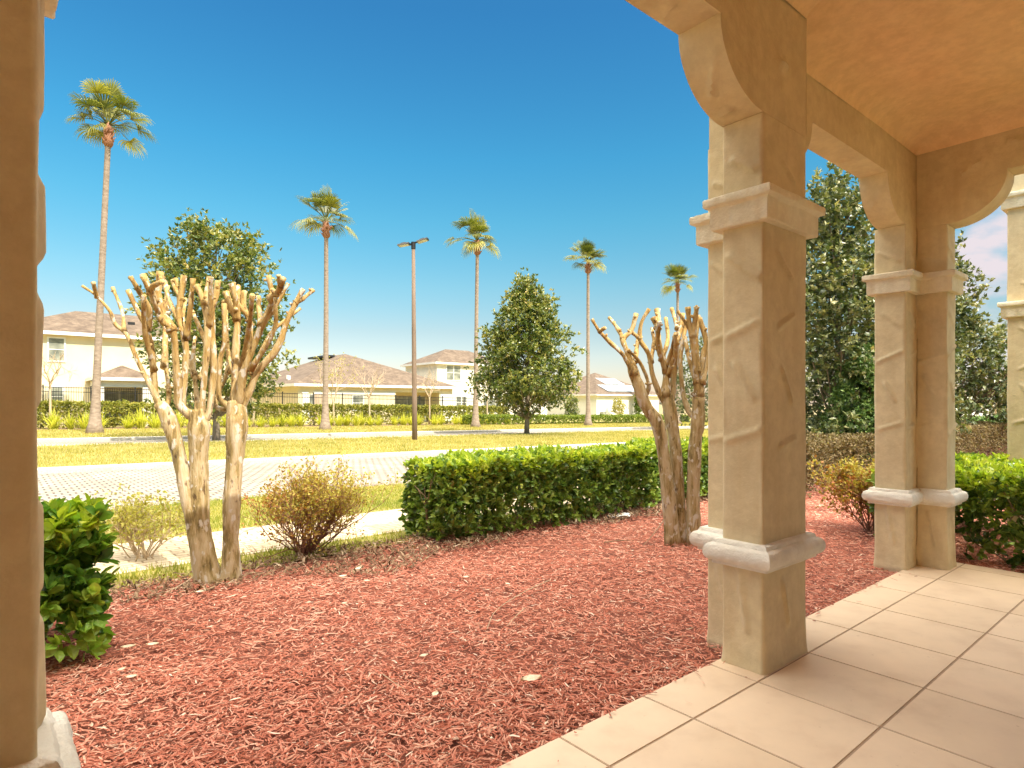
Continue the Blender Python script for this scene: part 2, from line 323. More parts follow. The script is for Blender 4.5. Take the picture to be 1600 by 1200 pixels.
g = np.array([-900, -300, -120, -60, -40, -20, 0, 10, 20, 30, 40, 50, 60, 70, 100, 150, 300, 900.]);
gv = np.array([-600, -200, -60, -20, -5, 0, 5, 7, 8, 9, 10, 11, 12, 13, 14, 15, 17, 20, 30, 60, 120, 300, 1500.])
uu, vv = np.meshgrid(g, gv, indexing='ij'); V = W(uu, vv, T(uu, vv)-.09).reshape(-1, 3)
i, j = np.meshgrid(np.arange(len(g)-1), np.arange(len(gv)-1), indexing='ij'); a = i*len(gv)+j
mb = MB(); mb.add(V, np.stack([a, a+len(gv), a+len(gv)+1, a+1], -1).reshape(-1, 4)); tag(mb.build('ground', M['earth']), kind='structure')
strip('mulch_bed', -14, 30, -3.0, 5.95, -.012, M['mulchbed'], 1, 1)
strip('lawn_edge', -30, 45, 5.95, 6.5, .0, M['lawn'], 1, .5)
strip('sidewalk', -30, 60, 6.5, 7.9, .004, M['walk'], 1, .2)
strip('lawn_strip', -30, 60, 7.9, 10.55, .0, M['lawn'], 1, .2)
strip('road', -60, 90, 10.55, 17.15, -.02, M['paver'], 1.5, .3)
kerb('kerb', -60, 90, 17.1, 17.55, .09, M['kerb'])
strip('lawn_median', -60, 90, 17.5, 27.0, .06, M['lawn'], 2, 1)
kerb('kerb', -60, 90, 26.9, 27.2, .08, M['kerb'])
strip('road', -60, 90, 27.1, 31.2, -.02, M['paver'], 1.5, 1)
kerb('kerb', -60, 90, 31.1, 31.5, .12, M['kerb'])
strip('lawn_verge', -60, 110, 31.45, 43.0, .05, M['lawn'], 2, 1)
strip('planting_bed', -60, 38.5, 42.9, 47.5, .06, M['bedsoil'], 2, 1)
strip('lawn_yard', -60, 110, 47.45, 110, .05, M['lawn'], 3, 2)

def grass(name, mat, regions, dens, hgt, wid, hi=1.0):
    mb = MB()
    for (u0, u1, v0, v1) in regions:
        n = int((u1-u0)*(v1-v0)*dens); u = rng.uniform(u0, u1, n); v = rng.uniform(v0, v1, n)
        # keep only what the photo's wedge of view could show (plus a margin)
        p = W(u, v, 0); keep = (p[:, 1] > .5) & (np.abs(p[:, 0]/np.maximum(p[:, 1], .1)) < 1.05); u, v = u[keep], v[keep]; n = len(u)
        pat = .5+.5*np.sin(u*1.7+np.sin(v*2.3)*1.5)*np.sin(v*1.3+u*.6)
        B = W(u, v, T(u, v)+hi); an = rng.uniform(0, 2*np.pi, n); h = hgt*(.5+rng.random(n))*(.75+.5*pat)
        x = np.stack([np.cos(an), np.sin(an), 0*an], -1)*wid; ln = rdir(n)*h[:, None]*.55; ln[:, 2] = h
        V = np.stack([B-x, B+x, B+ln], 1).reshape(-1, 3); mb.add(V, tris=np.arange(3*n).reshape(-1, 3), rnd=np.repeat(np.clip(.6*rng.random(n)+.4*(1-pat), 0, 1), 3))
    return tag(mb.build(name, mat), kind='stuff', cat='grass', label='short yellow green lawn grass in strips between mulch, paving and street')
grass('grass', M['blade'], [(-12, 25, 5.95, 6.5), (-12, 25, 7.9, 10.52)], 1300, .055, .006, .0)
grass('dry_grass', M['blade_dry'], [(-14, 60, 17.55, 26.9)], 170, .075, .014, .06)['label'] = 'dormant yellowish lawn grass on the median between the two roads'
grass('dry_grass', M['blade_dry'], [(-14, 70, 31.5, 43)], 60, .09, .022, .05)['label'] = 'dormant yellowish lawn grass on the verge under the palms'

# mulch chips -------------------------------------------------------
def chips(name, P, Lr, Wr, mat, rnd, tilt=.35, zlift=.01):
    n = len(P); an = rng.uniform(0, 2*np.pi, n); el = rng.normal(0, tilt, n)
    d = np.stack([np.cos(an)*np.cos(el), np.sin(an)*np.cos(el), np.sin(el)], -1); s = unit(np.cross(d, np.array([0, 0, 1.])+rdir(n)*.5)); up = np.cross(s, d)
    L = (Lr[0]+(Lr[1]-Lr[0])*rng.random(n)**2)[:, None]; w = (Wr[0]+(Wr[1]-Wr[0])*rng.random(n)**2)[:, None]; t = w*.45
    c = P+np.array([0, 0, zlift])+np.abs(np.sin(el))[:, None]*L*.4*np.array([0, 0, 1.]); bow = (rng.random((n, 1))-.5)*L*.13
    V = np.stack([c-d*L/2-s*w*.35, c-d*L/2+s*w*.4, c-d*L/2*.8+up*t, c+up*bow-s*w*.6, c+up*bow+s*w*.6, c+up*(bow+t),
                  c+d*L/2-s*w*.2, c+d*L/2+s*w*.3, c+d*L/2*.85+up*t*.7], 1).reshape(-1, 3)
    o = np.arange(n)[:, None]*9; q = [o+np.array([[a, a+3, a+5, a+2]]) for a in (0, 3)]+[o+np.array([[a+1, a+2, a+5, a+4]]) for a in (0, 3)]
    t_ = [o+np.array([[0, 2, 1]]), o+np.array([[6, 7, 8]])]
    mb = MB(); mb.add(V, np.concatenate(q), np.concatenate(t_), rnd=np.repeat(rnd, 9)); return mb.build(name, mat)
def scatter(n, u0, u1, v0, v1, keepf=None):
    u = rng.uniform(u0, u1, n); v = rng.uniform(v0, v1, n); p = W(u, v, 0)
    k = (p[:, 1] > .3) & (np.abs(p[:, 0]/np.maximum(p[:, 1], .1)) < 1.0)
    if keepf is not None: k &= keepf(u, v)
    return u[k], v[k]
def incol(u, v):
    c = np.zeros(len(u), bool)
    for a, b, c0, d in ((3.46, 4.0, 1.6, 2.21), (3.24, 3.78, 1.6, 1.97), (6.27, 6.81, 1.6, 2.23), (-.46, .09, 1.6, 1.97)): c |= (u > a) & (u < b) & (v > c0) & (v < d)
    return c
def bedok(u, v): return ((v > 1.97+.015*np.sin(u*9)+.01*np.sin(u*23)) | (u > 6.95)) & ~incol(u, v) & (v < 5.9+.12*np.sin(u*2.1)+.06*np.sin(u*7))
PP = []
for dens, lim in ((4600, 3.6), (2600, 6.0), (1300, 14.0)):
    u, v = scatter(int(dens*24*8), -8, 16, -2, 6, bedok); Yd = u*D1[1]+v*D2[1]
    k = Yd < lim if dens == 4600 else ((Yd >= (3.6 if dens == 2600 else 6.0)) & (Yd < lim)); PP.append((u[k], v[k]))
u = np.concatenate([p[0] for p in PP]); v = np.concatenate([p[1] for p in PP])
hill = .016*np.sin(u*2.3+v)*np.sin(v*2.9-u*.7)
P = W(u, v, -.036+np.maximum(hill, -.008)+rng.random(len(u))*.013)
pat = .5+.5*np.sin(u*3.1+np.sin(v*4)*1.2)*np.sin(v*3.7+u)
rn = np.clip(.12+.75*rng.random(len(u))+.13*pat, 0, .94); k = rng.random(len(u)) < .035; rn[k] = rng.uniform(.92, 1.0, k.sum())
us_, vs_ = scatter(420, -2, 6.5, 1.60, 1.99, lambda u, v: ~incol(u, v) & (rng.random(len(u)) < np.exp(-(1.985-v)/.07)))
P = np.concatenate([P, W(us_, vs_, .0)]); rn = np.concatenate([rn, rng.random(len(us_))])
tag(chips('mulch', P, (.014, .085), (.003, .0115), M['chip'], rn, .13), kind='stuff', cat='mulch', label='red brown shredded bark mulch covering the planting bed beside the patio')
u, v = scatter(60000, -6, 14, 1.9, 6.1, lambda u, v: ~incol(u, v) & ((v > 5.2+.25*np.sin(u*1.6)+.15*np.sin(u*4.1))) & (v < 6.05+.05*np.sin(u*5)))
u2, v2 = scatter(9000, -2.8, .4, 3.4, 5.4, lambda u, v: ((u+1.3)**2/1.0+(v-4.3)**2/.35 < 1))
u = np.concatenate([u, u2]); v = np.concatenate([v, v2])
tag(chips('leaf_litter', W(u, v, -.02+rng.random(len(u))*.03), (.03, .08), (.008, .022), M['litter'], rng.random(len(u)), .5), kind='stuff', cat='leaf litter', label='brown dry leaf litter under the hedges at the back of the mulch bed')

# ------------------------------------------------------------------ patio
def patio():
    mb = MB(); mb.uvbox(-6, 6.93, -3.0, 1.975, -.16, -.004); slab = tag(mb.build('patio_slab', M['grout']), kind='structure')
    # one tile line passes (u,v) of the photo's crossing; tiles are 0.573 m
    cu, cv = UV(*gp(1184.4, 1075.6)[:2]); ts = .601; g_ = .0027
    mb = MB()
    for a in range(-12, 9):
        for b in range(-8, 2):
            u0, u1, v0, v1 = cu+a*ts+g_, cu+(a+1)*ts-g_, cv+b*ts+g_, cv+(b+1)*ts-g_
            u0, u1, v0, v1 = max(u0, -6), min(u1, 6.95), max(v0, -3), min(v1, 1.985)
            if u1-u0 < .02 or v1-v0 < .02: continue
            c = .004
            V = W([u0, u1, u1, u0, u0+c, u1-c, u1-c, u0+c], [v0, v0, v1, v1, v0+c, v0+c, v1-c, v1-c], [-.012]*4+[0]*4)
            mb.add(V, [[4, 5, 6, 7], [0, 1, 5, 4], [1, 2, 6, 5], [2, 3, 7, 6], [3, 0, 4, 7]], rnd=rng.random())
    tag(mb.build('patio_floor', M['tile']), kind='structure')
patio()

# ------------------------------------------------------------------ porch columns
def perimeter(poly, step=.014, r=.016):
    """points, normals, edge index, distance along the edge for a ccw polygon with right-angled corners"""
    n = len(poly); pts = []; poly = np.asarray(poly, float)
    for e in range(n):
        p0, p1, p2, pm = poly[e], poly[(e+1) % n], poly[(e+2) % n], poly[e-1]
        d = (p1-p0)/np.linalg.norm(p1-p0); nn = np.array([d[1], -d[0]]); L = np.linalg.norm(p1-p0)
        din = (p0-pm)/np.linalg.norm(p0-pm); dout = (p2-p1)/np.linalg.norm(p2-p1)
        cin = din[0]*d[1]-din[1]*d[0] > 0; cout = d[0]*dout[1]-d[1]*dout[0] > 0
        a = r if cin else 0; b = L-(r if cout else 0)
        for s in np.linspace(a, b, max(2, int((b-a)/step)+1)): pts.append((*(p0+d*s), *nn, e, s/L, 1.0))
        if cout:
            n2 = np.array([dout[1], -dout[0]]); c = p1-nn*r-n2*r
            for t in (.25, .5, .75):
                m = nn*math.cos(t*math.pi/2)+n2*math.sin(t*math.pi/2); pts.append((*(c+m*r), *m, e, 1.0, .3))
    return np.array(pts)
def ridge(s, z, L, sc, zc, ang, ln, wd, amp):
    """a trowel stroke: s, z positions in metres, returns height"""
    x = s-sc*L; y = z-zc; ca, sa = math.cos(ang), math.sin(ang); al = x*ca+y*sa; ac = -x*sa+y*ca
    prof = np.where(ac > 0, np.exp(-(ac/(wd*.45))**2), np.exp(-(ac/(wd*1.5))**2))
    return amp*prof*(1-sstep(ln*.36, ln*.56, np.abs(al)))
def shaft(poly, z0, z1, strokes, parent, flare=.012):
    q = perimeter(poly); nz = int((z1-z0)/.016)+1; z = np.linspace(z0, z1, nz); n = len(q); poly = np.asarray(poly, float)
    el = [np.linalg.norm(poly[(i+1) % len(poly)]-poly[i]) for i in range(len(poly))]
    ZZ = np.repeat(z[:, None], n, 1); E = np.repeat(q[None, :, 4], nz, 0); Sp = np.repeat(q[None, :, 5], nz, 0)
    Dp = .003*np.sin(ZZ*5.1+E*2.3+Sp*2)+.002*np.sin(ZZ*11+Sp*7+E)
    for (e, sc, zc, ang, ln, wd, amp) in strokes:
        m = E == e; Dp[m] += ridge(Sp[m]*el[e], ZZ[m], el[e], sc, zc, R(ang), ln, wd, amp)
    Dp *= np.repeat(q[None, :, 6], nz, 0)*sstep(0, .06, z1-ZZ)
    Dp += flare*np.exp(-np.abs(ZZ)/.05)
    U = q[None, :, 0]+q[None, :, 2]*Dp; Vv = q[None, :, 1]+q[None, :, 3]*Dp
    i, j = np.meshgrid(np.arange(nz-1), np.arange(n), indexing='ij'); a = i*n+j; b = i*n+(j+1) % n
    mb = MB(); mb.add(W(U, Vv, ZZ).reshape(-1, 3), np.stack([a, b, b+n, a+n], -1).reshape(-1, 4))
    return mb.build('shaft', TAN, parent, smooth=True)
def band(name, poly, prof, mat, parent, smooth=True):
    """a moulding: profile of (offset, z) swept round the polygon with mitred corners"""
    poly = np.asarray(poly, float); n = len(poly); rings = []
    d = [(poly[(i+1) % n]-poly[i])/np.linalg.norm(poly[(i+1) % n]-poly[i]) for i in range(n)]
    nr = [np.array([x[1], -x[0]]) for x in d]
    mb = MB(); k = len(prof)
    for e in range(n):                       # each side meshed on its own so the mitres stay crisp
        c0 = nr[e-1]+nr[e]; c1 = nr[e]+nr[(e+1) % n]; p0, p1 = poly[e], poly[(e+1) % n]; m = 14
        t = np.linspace(0, 1, m); V = []
        for (o, z) in prof:
            a = p0+c0*o; b = p1+c1*o; jit = .0022*rng.standard_normal(m); jit[0] = jit[-1] = 0
            pts = a[None]*(1-t[:, None])+b[None]*t[:, None]+nr[e][None]*jit[:, None]*(o > .03)
            V.append(W(pts[:, 0], pts[:, 1], z))
        i, j = np.meshgrid(np.arange(k-1), np.arange(m-1), indexing='ij'); a = i*m+j
        mb.add(np.concatenate(V), np.stack([a, a+1, a+m+1, a+m], -1).reshape(-1, 4))
    o = mb.build(name, mat, parent, smooth=smooth)
    return o
CAPP = [(o*.66, z) for o, z in [(-.02, 2.503), (.066, 2.503), (.074, 2.511), (.074, 2.620), (.084, 2.628), (.112, 2.634), (.119, 2.642), (.119, 2.676), (.110, 2.684), (-.02, 2.692)]]
def torus_prof(z0=.572, z1=.715):
    p = [(-.02, z0), (.058, z0), (.062, z0+.004), (.062, z0+.020), (.074, z0+.023)]
    for t in np.linspace(-70, 70, 11): p.append((.078+.050*math.cos(R(t))-.008, (z0+z1)/2-.003+.049*math.sin(R(t))))
    p += [(.062, z1-.022), (.060, z1-.018), (.050, z1-.003), (.044, z1), (-.02, z1+.004)]
    return [(o*.66 if o > 0 else o, z) for o, z in p]
def smooth_by_angle(o, deg=35):
    me = o.data; me.polygons.foreach_set('use_smooth', np.ones(len(me.polygons), bool))
    try: me.set_sharp_from_angle(angle=R(deg))
    except Exception: pass
def column(poly, strokes, label, group='stucco porch columns'):
    c = np.mean(np.asarray(poly), 0); root = empty('porch_column', W(c[0], c[1], 0), label, 'column', group)
    shaft(poly, -.07, 3.108, strokes, root)
    smooth_by_angle(band('capital', poly, CAPP, TRIM, root)); smooth_by_angle(band('base_moulding', poly, torus_prof(), BANDM, root), 40)
    return root
zs = [(.36, 103, .36), (1.02, 25, .22), (1.30, 20, .26), (1.62, 122, .26), (1.95, 22, .26), (2.28, 140, .26), (2.84, 150, .24)]
def strokes_for(e, seed, amp=.013, wd=.022):
    amp *= 1.35; wd *= .66
    r_ = np.random.default_rng(seed); out = []
    for k, (z, a, l) in enumerate(zs):
        if k == 1: continue
        out.append((e, .5+.12*(r_.random()-.5), z+.07*(r_.random()-.5), a+14*(r_.random()-.5), l*(.8+.3*r_.random()), wd, amp*(.8+.4*r_.random())))
    return out
main_poly = [(3.248, 1.71), (3.77, 1.71), (3.77, 1.961), (3.99, 1.961), (3.99, 2.2), (3.47, 2.2), (3.47, 1.961), (3.248, 1.961)]
# edge 0 faces the porch, edge 7 faces the arch opening: seen from the porch "\" on edge 5 leans the other way round (its s runs towards the viewer)
column(main_poly, strokes_for(7, 1, .016, .024)+strokes_for(0, 2, .013)+strokes_for(5, 3), 'large tan stucco porch column standing nearest on the tiled patio corner beside mulch')
far_poly = [(6.55, 1.72), (6.80, 1.72), (6.80, 2.22), (6.27, 2.22), (6.27, 1.96), (6.55, 1.96)]
column(far_poly, strokes_for(4, 5, .013)+strokes_for(5, 6, .012)+strokes_for(0, 7, .013)+strokes_for(3, 8), 'two-armed tan stucco column with inner corner at the far end of the patio')
left_poly = [(-.45, 1.71), (.075, 1.71), (.075, 1.961), (-.45, 1.961)]
lst = [(1, .75, z, a, l, .05, .02) for z, a, l in ((.85, 90, .3), (1.15, 80, .25), (1.62, 100, .3), (1.95, 90, .22), (2.36, 95, .35))]
column(left_poly, lst+strokes_for(0, 9, .004, .05), 'tan stucco column cut off by the photo edge, seen close up')

# neighbouring entry pillar with two capitals
pp = [(9.12, 1.40), (9.55, 1.40), (9.55, 1.80), (9.12, 1.80)]
root = empty('entry_pillar', W(9.33, 1.6, 0), 'tan stucco entry pillar with two capitals rising out of the clipped hedge', 'pillar')
shaft(pp, -.04, 6.0, strokes_for(3, 12)+strokes_for(0, 13), root)
smooth_by_angle(band('capital', pp, CAPP, TRIM, root)); smooth_by_angle(band('capital', pp, [(o, z+1.27) for o, z in CAPP], TRIM, root))

# ------------------------------------------------------------------ arch beams with curved corbels
def beam(name, label, axis, a0, a1, b0, b1, piers, ztop, strokes=(), soffit=3.48, spring=3.11, cw=.43):
    """axis 'u' or 'v': beam runs along it from a0 to a1, spans b0..b1 across; piers = intervals where it rests on columns"""
    s = set(np.linspace(a0, a1, int((a1-a0)/.025)+1))
    th = np.linspace(0, math.pi/2, 18)
    for p0, p1 in piers:
        for t in th:
            for x in (p0-cw*math.cos(t), p1+cw*math.cos(t)): s.add(x)
        s.add(p0); s.add(p1); s.add(p0-cw-1e-4); s.add(p1+cw+1e-4)
    A = np.array(sorted(x for x in s if a0 <= x <= a1)); A = A[np.concatenate([[True], np.diff(A) > 2e-5])]
    zb = np.full(len(A), soffit)
    for p0, p1 in piers:
        d = np.where(A < p0, p0-A, np.where(A > p1, A-p1, 0)); m = d <= cw+1e-6
        zz = soffit-(soffit-spring-.0)*np.sqrt(np.clip(1-(d/cw)**2, 0, 1))
        zb = np.where(m, np.minimum(zb, zz), zb)
    nt = 26; t = np.linspace(0, 1, nt); Z = zb[:, None]+(ztop-zb[:, None])*t[None]; AA = np.repeat(A[:, None], nt, 1)
    mb = MB(); n = len(A)
    i, j = np.meshgrid(np.arange(n-1), np.arange(nt-1), indexing='ij'); a = i*nt+j; q = np.stack([a, a+nt, a+nt+1, a+1], -1).reshape(-1, 4)
    for side, b in ((-1, b0), (1, b1)):
        dp = .003*np.sin(AA*4+Z*3+side)
        for (sd, sc, zc, ang, ln, wd, amp) in strokes:
            if sd == side: dp = dp+ridge(AA, Z, 1, sc, zc, R(ang), ln, wd, amp)
        dp *= sstep(0, .05, Z-zb[:, None]); Bv = b+side*dp
        V = W(AA, Bv, Z) if axis == 'u' else W(Bv, AA, Z)
        flip = (side > 0) ^ (axis == 'v'); mb.add(V.reshape(-1, 3), q[:, ::-1] if flip else q)
    m = 14; bb = np.linspace(b0, b1, m); S2 = np.repeat(A[:, None], m, 1); B2 = np.repeat(bb[None], n, 0); Zs = np.repeat(zb[:, None], m, 1)
    ds = np.concatenate([[0], np.cumsum(np.hypot(np.diff(A), np.diff(zb)))])
    dp = np.zeros_like(Zs); cen = (b0+b1)/2
    for (sd, sc, off, ang, ln, wd, amp) in strokes:
        if sd == 0:
            k = np.interp(sc, A, ds); dp += ridge(np.repeat(ds[:, None], m, 1)-k, B2-cen-off, 1, 0, 0, R(ang), ln, wd, amp)
    Zs = Zs-dp*.7; V = W(S2, B2, Zs) if axis == 'u' else W(B2, S2, Zs)
    i, j = np.meshgrid(np.arange(n-1), np.arange(m-1), indexing='ij'); a = i*m+j; q = np.stack([a, a+1, a+m+1, a+m], -1).reshape(-1, 4)
    mb.add(V.reshape(-1, 3), q if axis == 'u' else q[:, ::-1])
    for x, k in ((a0, 0), (a1, n-1)):
        V = [[x, b0, zb[k]], [x, b1, zb[k]], [x, b1, ztop], [x, b0, ztop]]; V = np.array(V)
        mb.add(W(V[:, 0], V[:, 1], V[:, 2]) if axis == 'u' else W(V[:, 1], V[:, 0], V[:, 2]), [[0, 1, 2, 3]])
    o = mb.build(name, TAN); smooth_by_angle(o, 30)
    return tag(o, label, 'arch', 'stucco arches round the porch')
ZT = 4.05
beam('porch_arch', 'stucco arch with curved corbels between the close-up column and the large column', 'u', -.45, 3.77, 1.71, 1.961, [(-.45, .075), (3.248, 3.77)], ZT,
     [(0, 2.93, 0, 30, .24, .016, .024), (0, 2.6, .05, 60, .15, .016, .022), (0, 3.12, .03, 80, .1, .016, .02), (-1, 3.45, 3.45, 12, .2, .016, .026), (-1, 3.62, 3.66, 15, .16, .016, .016), (-1, 3.46, 3.2, 118, .32, .02, .016), (-1, 3.5, 2.95, 8, .2, .016, .012)])
beam('porch_arch', 'stucco arch with curved corbels between the large column and the far corner column', 'u', 3.478, 6.79, 1.963, 2.19, [(3.478, 3.99), (6.27, 6.80)], ZT,
     [(0, 5.9, 0, 40, .22, .018, .02), (0, 5.3, .03, 70, .14, .016, .024), (-1, 6.3, 3.3, 40, .2, .018, .014), (-1, 5.2, 3.62, 20, .2, .016, .012)])
beam('porch_arch', 'stucco arch springing from the far corner column past the entry pillar', 'v', -3.0, 1.961, 6.55, 6.80, [(1.72, 1.961), (-3.0, -2.7)], ZT,
     [(-1, 1.55, 3.55, 150, .22, .018, .016), (-1, 1.2, 3.7, 20, .2, .018, .014), (-1, 1.5, 3.3, 60, .2, .018, .012)])

# the house the porch belongs to
root = empty('porch_house', W(0, -3, 0), 'tan stucco house with orange tinted porch ceiling over the patio', 'house')
mb = MB()                                   # ceiling: gently coved towards the arches
ug = np.concatenate([np.linspace(-6.2, 3.3, 60), np.linspace(3.34, 6.548, 110)]); vg = np.concatenate([np.linspace(-2.98, 1.2, 30), np.linspace(1.22, 1.961, 50)]); uu, vv = np.meshgrid(ug, vg, indexing='ij'); nu_, nv_ = len(ug), len(vg)
edge = np.minimum(6.548-uu, np.where(uu > 3.772, 1.961-vv, 1.708-vv)); zc = 3.80+.13*np.sqrt(np.clip(1-(1-np.clip(edge/.40, 0, 1))**2, 0, 1))
zc += .004*np.sin(uu*3+vv*2)
i, j = np.meshgrid(np.arange(nu_-1), np.arange(nv_-1), indexing='ij'); a = i*nv_+j
ok = ~((ug[i]+ug[i+1])/2 < 3.77) | ((vg[j]+vg[j+1])/2 < 1.70)
vv2 = np.where((uu < 3.77) & (vv > 1.708), 1.708, vv)
mb.add(W(uu, vv2, zc).reshape(-1, 3), np.stack([a, a+1, a+nv_+1, a+nv_], -1)[ok].reshape(-1, 4)); mb.build('ceiling', CEIL, root, True)
mb = MB(); mb.uvbox(-9, 6.80, -3.3, -3.0, -.05, 4.05); mb.uvbox(-9, 6.8, -11, -10.7, -.05, 4.05); mb.uvbox(-9, -8.7, -10.7, -3.3, -.05, 4.05); mb.uvbox(6.5, 6.8, -10.7, -3.3, -.05, 4.05); mb.build('wall', TAN, root)
mb = MB(); mb.uvbox(-9.05, 7.5, -11.05, 2.27, 4.052, 4.15); mb.build('roof', TRIM, root)  # roof end lengthened past the last arch, out of view, to shade the patio
mb = MB(); mb.uvbox(-9, -.452, 1.71, 1.961, 3.11, 4.05); mb.build('porch_wall', TAN, root)
mb = MB(); mb.uvbox(-1.2, -.2, -2.998, -2.95, 0, 2.1); dr = mb.build('door', plain('door_paint', (.25, .12, .06), .4), root)
mb = MB(); mb.bar(W(-.32, -2.9, 1.0), W(-.32, -2.95, 1.0), .03, .03); mb.bar(W(-.32, -2.9, 1.0), W(-.44, -2.9, 1.0), .02, .02); mb.build('handle', M['black'], dr)

# ------------------------------------------------------------------ vegetation
def smooth_path(P, n=6):
    P = np.asarray(P, float); Q = np.concatenate([[2*P[0]-P[1]], P, [2*P[-1]-P[-2]]]); out = []
    for i in range(1, len(Q)-2):
        for t in np.arange(n)/n:
            a, b, c, d = Q[i-1:i+3]; out.append(.5*(2*b+(c-a)*t+(2*a-5*b+4*c-d)*t*t+(3*b-a-3*c+d)*t**3))
    out.append(P[-1]); return np.array(out)

def hedge(name, label, cat, box, dens, mat, L, wd, group=None, topmat=None, nl=5, stems=0, zground=None, rag=.05, shell=.22, base0=.04, twigmat=None, round_=.0, gaps=.25, lowcut=.45):
    """clipped hedge: box = (u0,u1,v0,v1,height); shoots crowd its faces, woody stems hold them"""
    u0, u1, v0, v1, h = box; c = W((u0+u1)/2, (v0+v1)/2, 0); z0 = float(T((u0+u1)/2, (v0+v1)/2))
    root = empty(name, (c[0], c[1], z0), label, cat, group)
    fa = [('t', (u1-u0)*(v1-v0)), ('f', (u1-u0)*h), ('b', (u1-u0)*h*.7), ('l', (v1-v0)*h), ('r', (v1-v0)*h)]
    Pu = []; Ax = []; top = []
    for f, A in fa:
        n = int(A*dens); a, b = rng.random(n), rng.random(n); d = np.abs(rng.normal(0, shell, n))*.6
        if f == 't': U, V_, Z, ax = u0+a*(u1-u0), v0+b*(v1-v0), h-d, (0, 0, 1)
        elif f == 'f': U, V_, Z, ax = u0+a*(u1-u0), v0+d, base0+b**.85*(h-base0), (0, -1, .35)
        elif f == 'b': U, V_, Z, ax = u0+a*(u1-u0), v1-d, base0+b*(h-base0), (0, 1, .35)
        elif f == 'l': U, V_, Z, ax = u0+d, v0+a*(v1-v0), base0+b**.85*(h-base0), (-1, 0, .35)
        else: U, V_, Z, ax = u1-d, v0+a*(v1-v0), base0+b**.85*(h-base0), (1, 0, .35)
        lump = rag*(np.sin(U*5.3+Z*4)+np.sin(V_*6.1-Z*3+U*2)+np.sin(U*2.1+V_*1.7))
        U = U+ax[0]*lump; V_ = V_+ax[1]*lump; Z = Z+ax[2]*lump*.7
        hole = np.sin(U*7.1+Z*9+V_*3)*np.sin(Z*11-U*5.7+V_*8)           # thin places where the inside shows
        k = ~((hole > .45) & (rng.random(len(U)) < gaps*2)) & (Z > base0)
        low = (f != 't') & (Z < h*.35) & (rng.random(len(U)) < lowcut); k &= ~low
        if round_:
            k &= ((np.abs(U-(u0+u1)/2)/((u1-u0)/2))**4+(np.maximum(Z-h*.5, 0)/(h*.5+.05))**4) < 1.15
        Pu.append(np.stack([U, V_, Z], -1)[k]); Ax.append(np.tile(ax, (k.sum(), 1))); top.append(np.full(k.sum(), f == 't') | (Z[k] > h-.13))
    Q = np.concatenate(Pu); A = np.concatenate(Ax); top = np.concatenate(top)
    P = W(Q[:, 0], Q[:, 1], T(Q[:, 0], Q[:, 1])+Q[:, 2]); Aw = A[:, :1]*np.append(D1, 0)+A[:, 1:2]*np.append(D2, 0)+A[:, 2:]*np.array([0, 0, 1])
    Aw = unit(Aw+rdir(len(P))*.6+np.array([0, 0, .25]))
    mb = MB()
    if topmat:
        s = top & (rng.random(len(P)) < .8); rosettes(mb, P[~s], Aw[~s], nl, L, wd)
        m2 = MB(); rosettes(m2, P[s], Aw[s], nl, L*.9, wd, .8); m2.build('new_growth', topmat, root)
    else: rosettes(mb, P, Aw, nl, L, wd)
    mb.build('foliage', mat, root)
    if stems:
        tb = MB()
        for i in range(stems):
            U = rng.uniform(u0+.1, u1-.1); V_ = (v0+v1)/2+rng.normal(0, (v1-v0)*.1)
            b = W(U, V_, T(U, V_)-.03)
            for q in range(4):
                e = np.array([rng.normal(0, .22), rng.normal(0, (v1-v0)*.27), h*rng.uniform(.6, .93)])
                mid = W(U+e[0]*.35, V_+e[1]*.35, b[2]+e[2]*.45)+rng.normal(0, .03, 3); end = W(U+e[0], V_+e[1], b[2]+e[2])
                tb.tube(smooth_path([b, mid, end], 3), np.linspace(.011, .004, 7), 5)
                for w_ in range(3):
                    s_ = mid+(end-mid)*rng.random(); t_ = s_+np.array([*rng.normal(0, .12, 2), abs(rng.normal(.12, .08))]); tb.tube([s_, t_], [.004, .002], 4)
        tb.build('woody_growth', twigmat or M['twig'], root)
    return root

OVAL = True
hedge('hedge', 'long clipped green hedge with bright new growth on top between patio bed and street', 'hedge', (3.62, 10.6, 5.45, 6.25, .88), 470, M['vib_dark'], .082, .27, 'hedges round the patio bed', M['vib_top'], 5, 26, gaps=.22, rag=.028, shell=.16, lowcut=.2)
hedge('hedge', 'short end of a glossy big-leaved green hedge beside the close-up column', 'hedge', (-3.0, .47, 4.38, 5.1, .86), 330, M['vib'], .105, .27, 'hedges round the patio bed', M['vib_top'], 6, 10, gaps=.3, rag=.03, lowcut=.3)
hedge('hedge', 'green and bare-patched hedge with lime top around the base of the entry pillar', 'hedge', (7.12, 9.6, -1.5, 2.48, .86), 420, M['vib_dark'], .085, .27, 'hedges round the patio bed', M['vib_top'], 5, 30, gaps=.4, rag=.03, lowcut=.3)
OVAL = False
hedge('hedge', 'clipped purple brown small-leaved hedge in front of the tall evergreens', 'hedge', (9.9, 25, 4.45, 5.5, .92), 520, M['purple'], .045, .3, 'hedges round the patio bed', None, 5, 20, rag=.03, gaps=.1)
hedge('hedge', 'dark olive clipped hedge behind the purple brown hedge at the far side', 'hedge', (24, 44, 4.6, 6.2, 1.0), 160, M['cone'], .08, .35, 'hedges round the patio bed', None, 5, 0, rag=.04, gaps=.1)
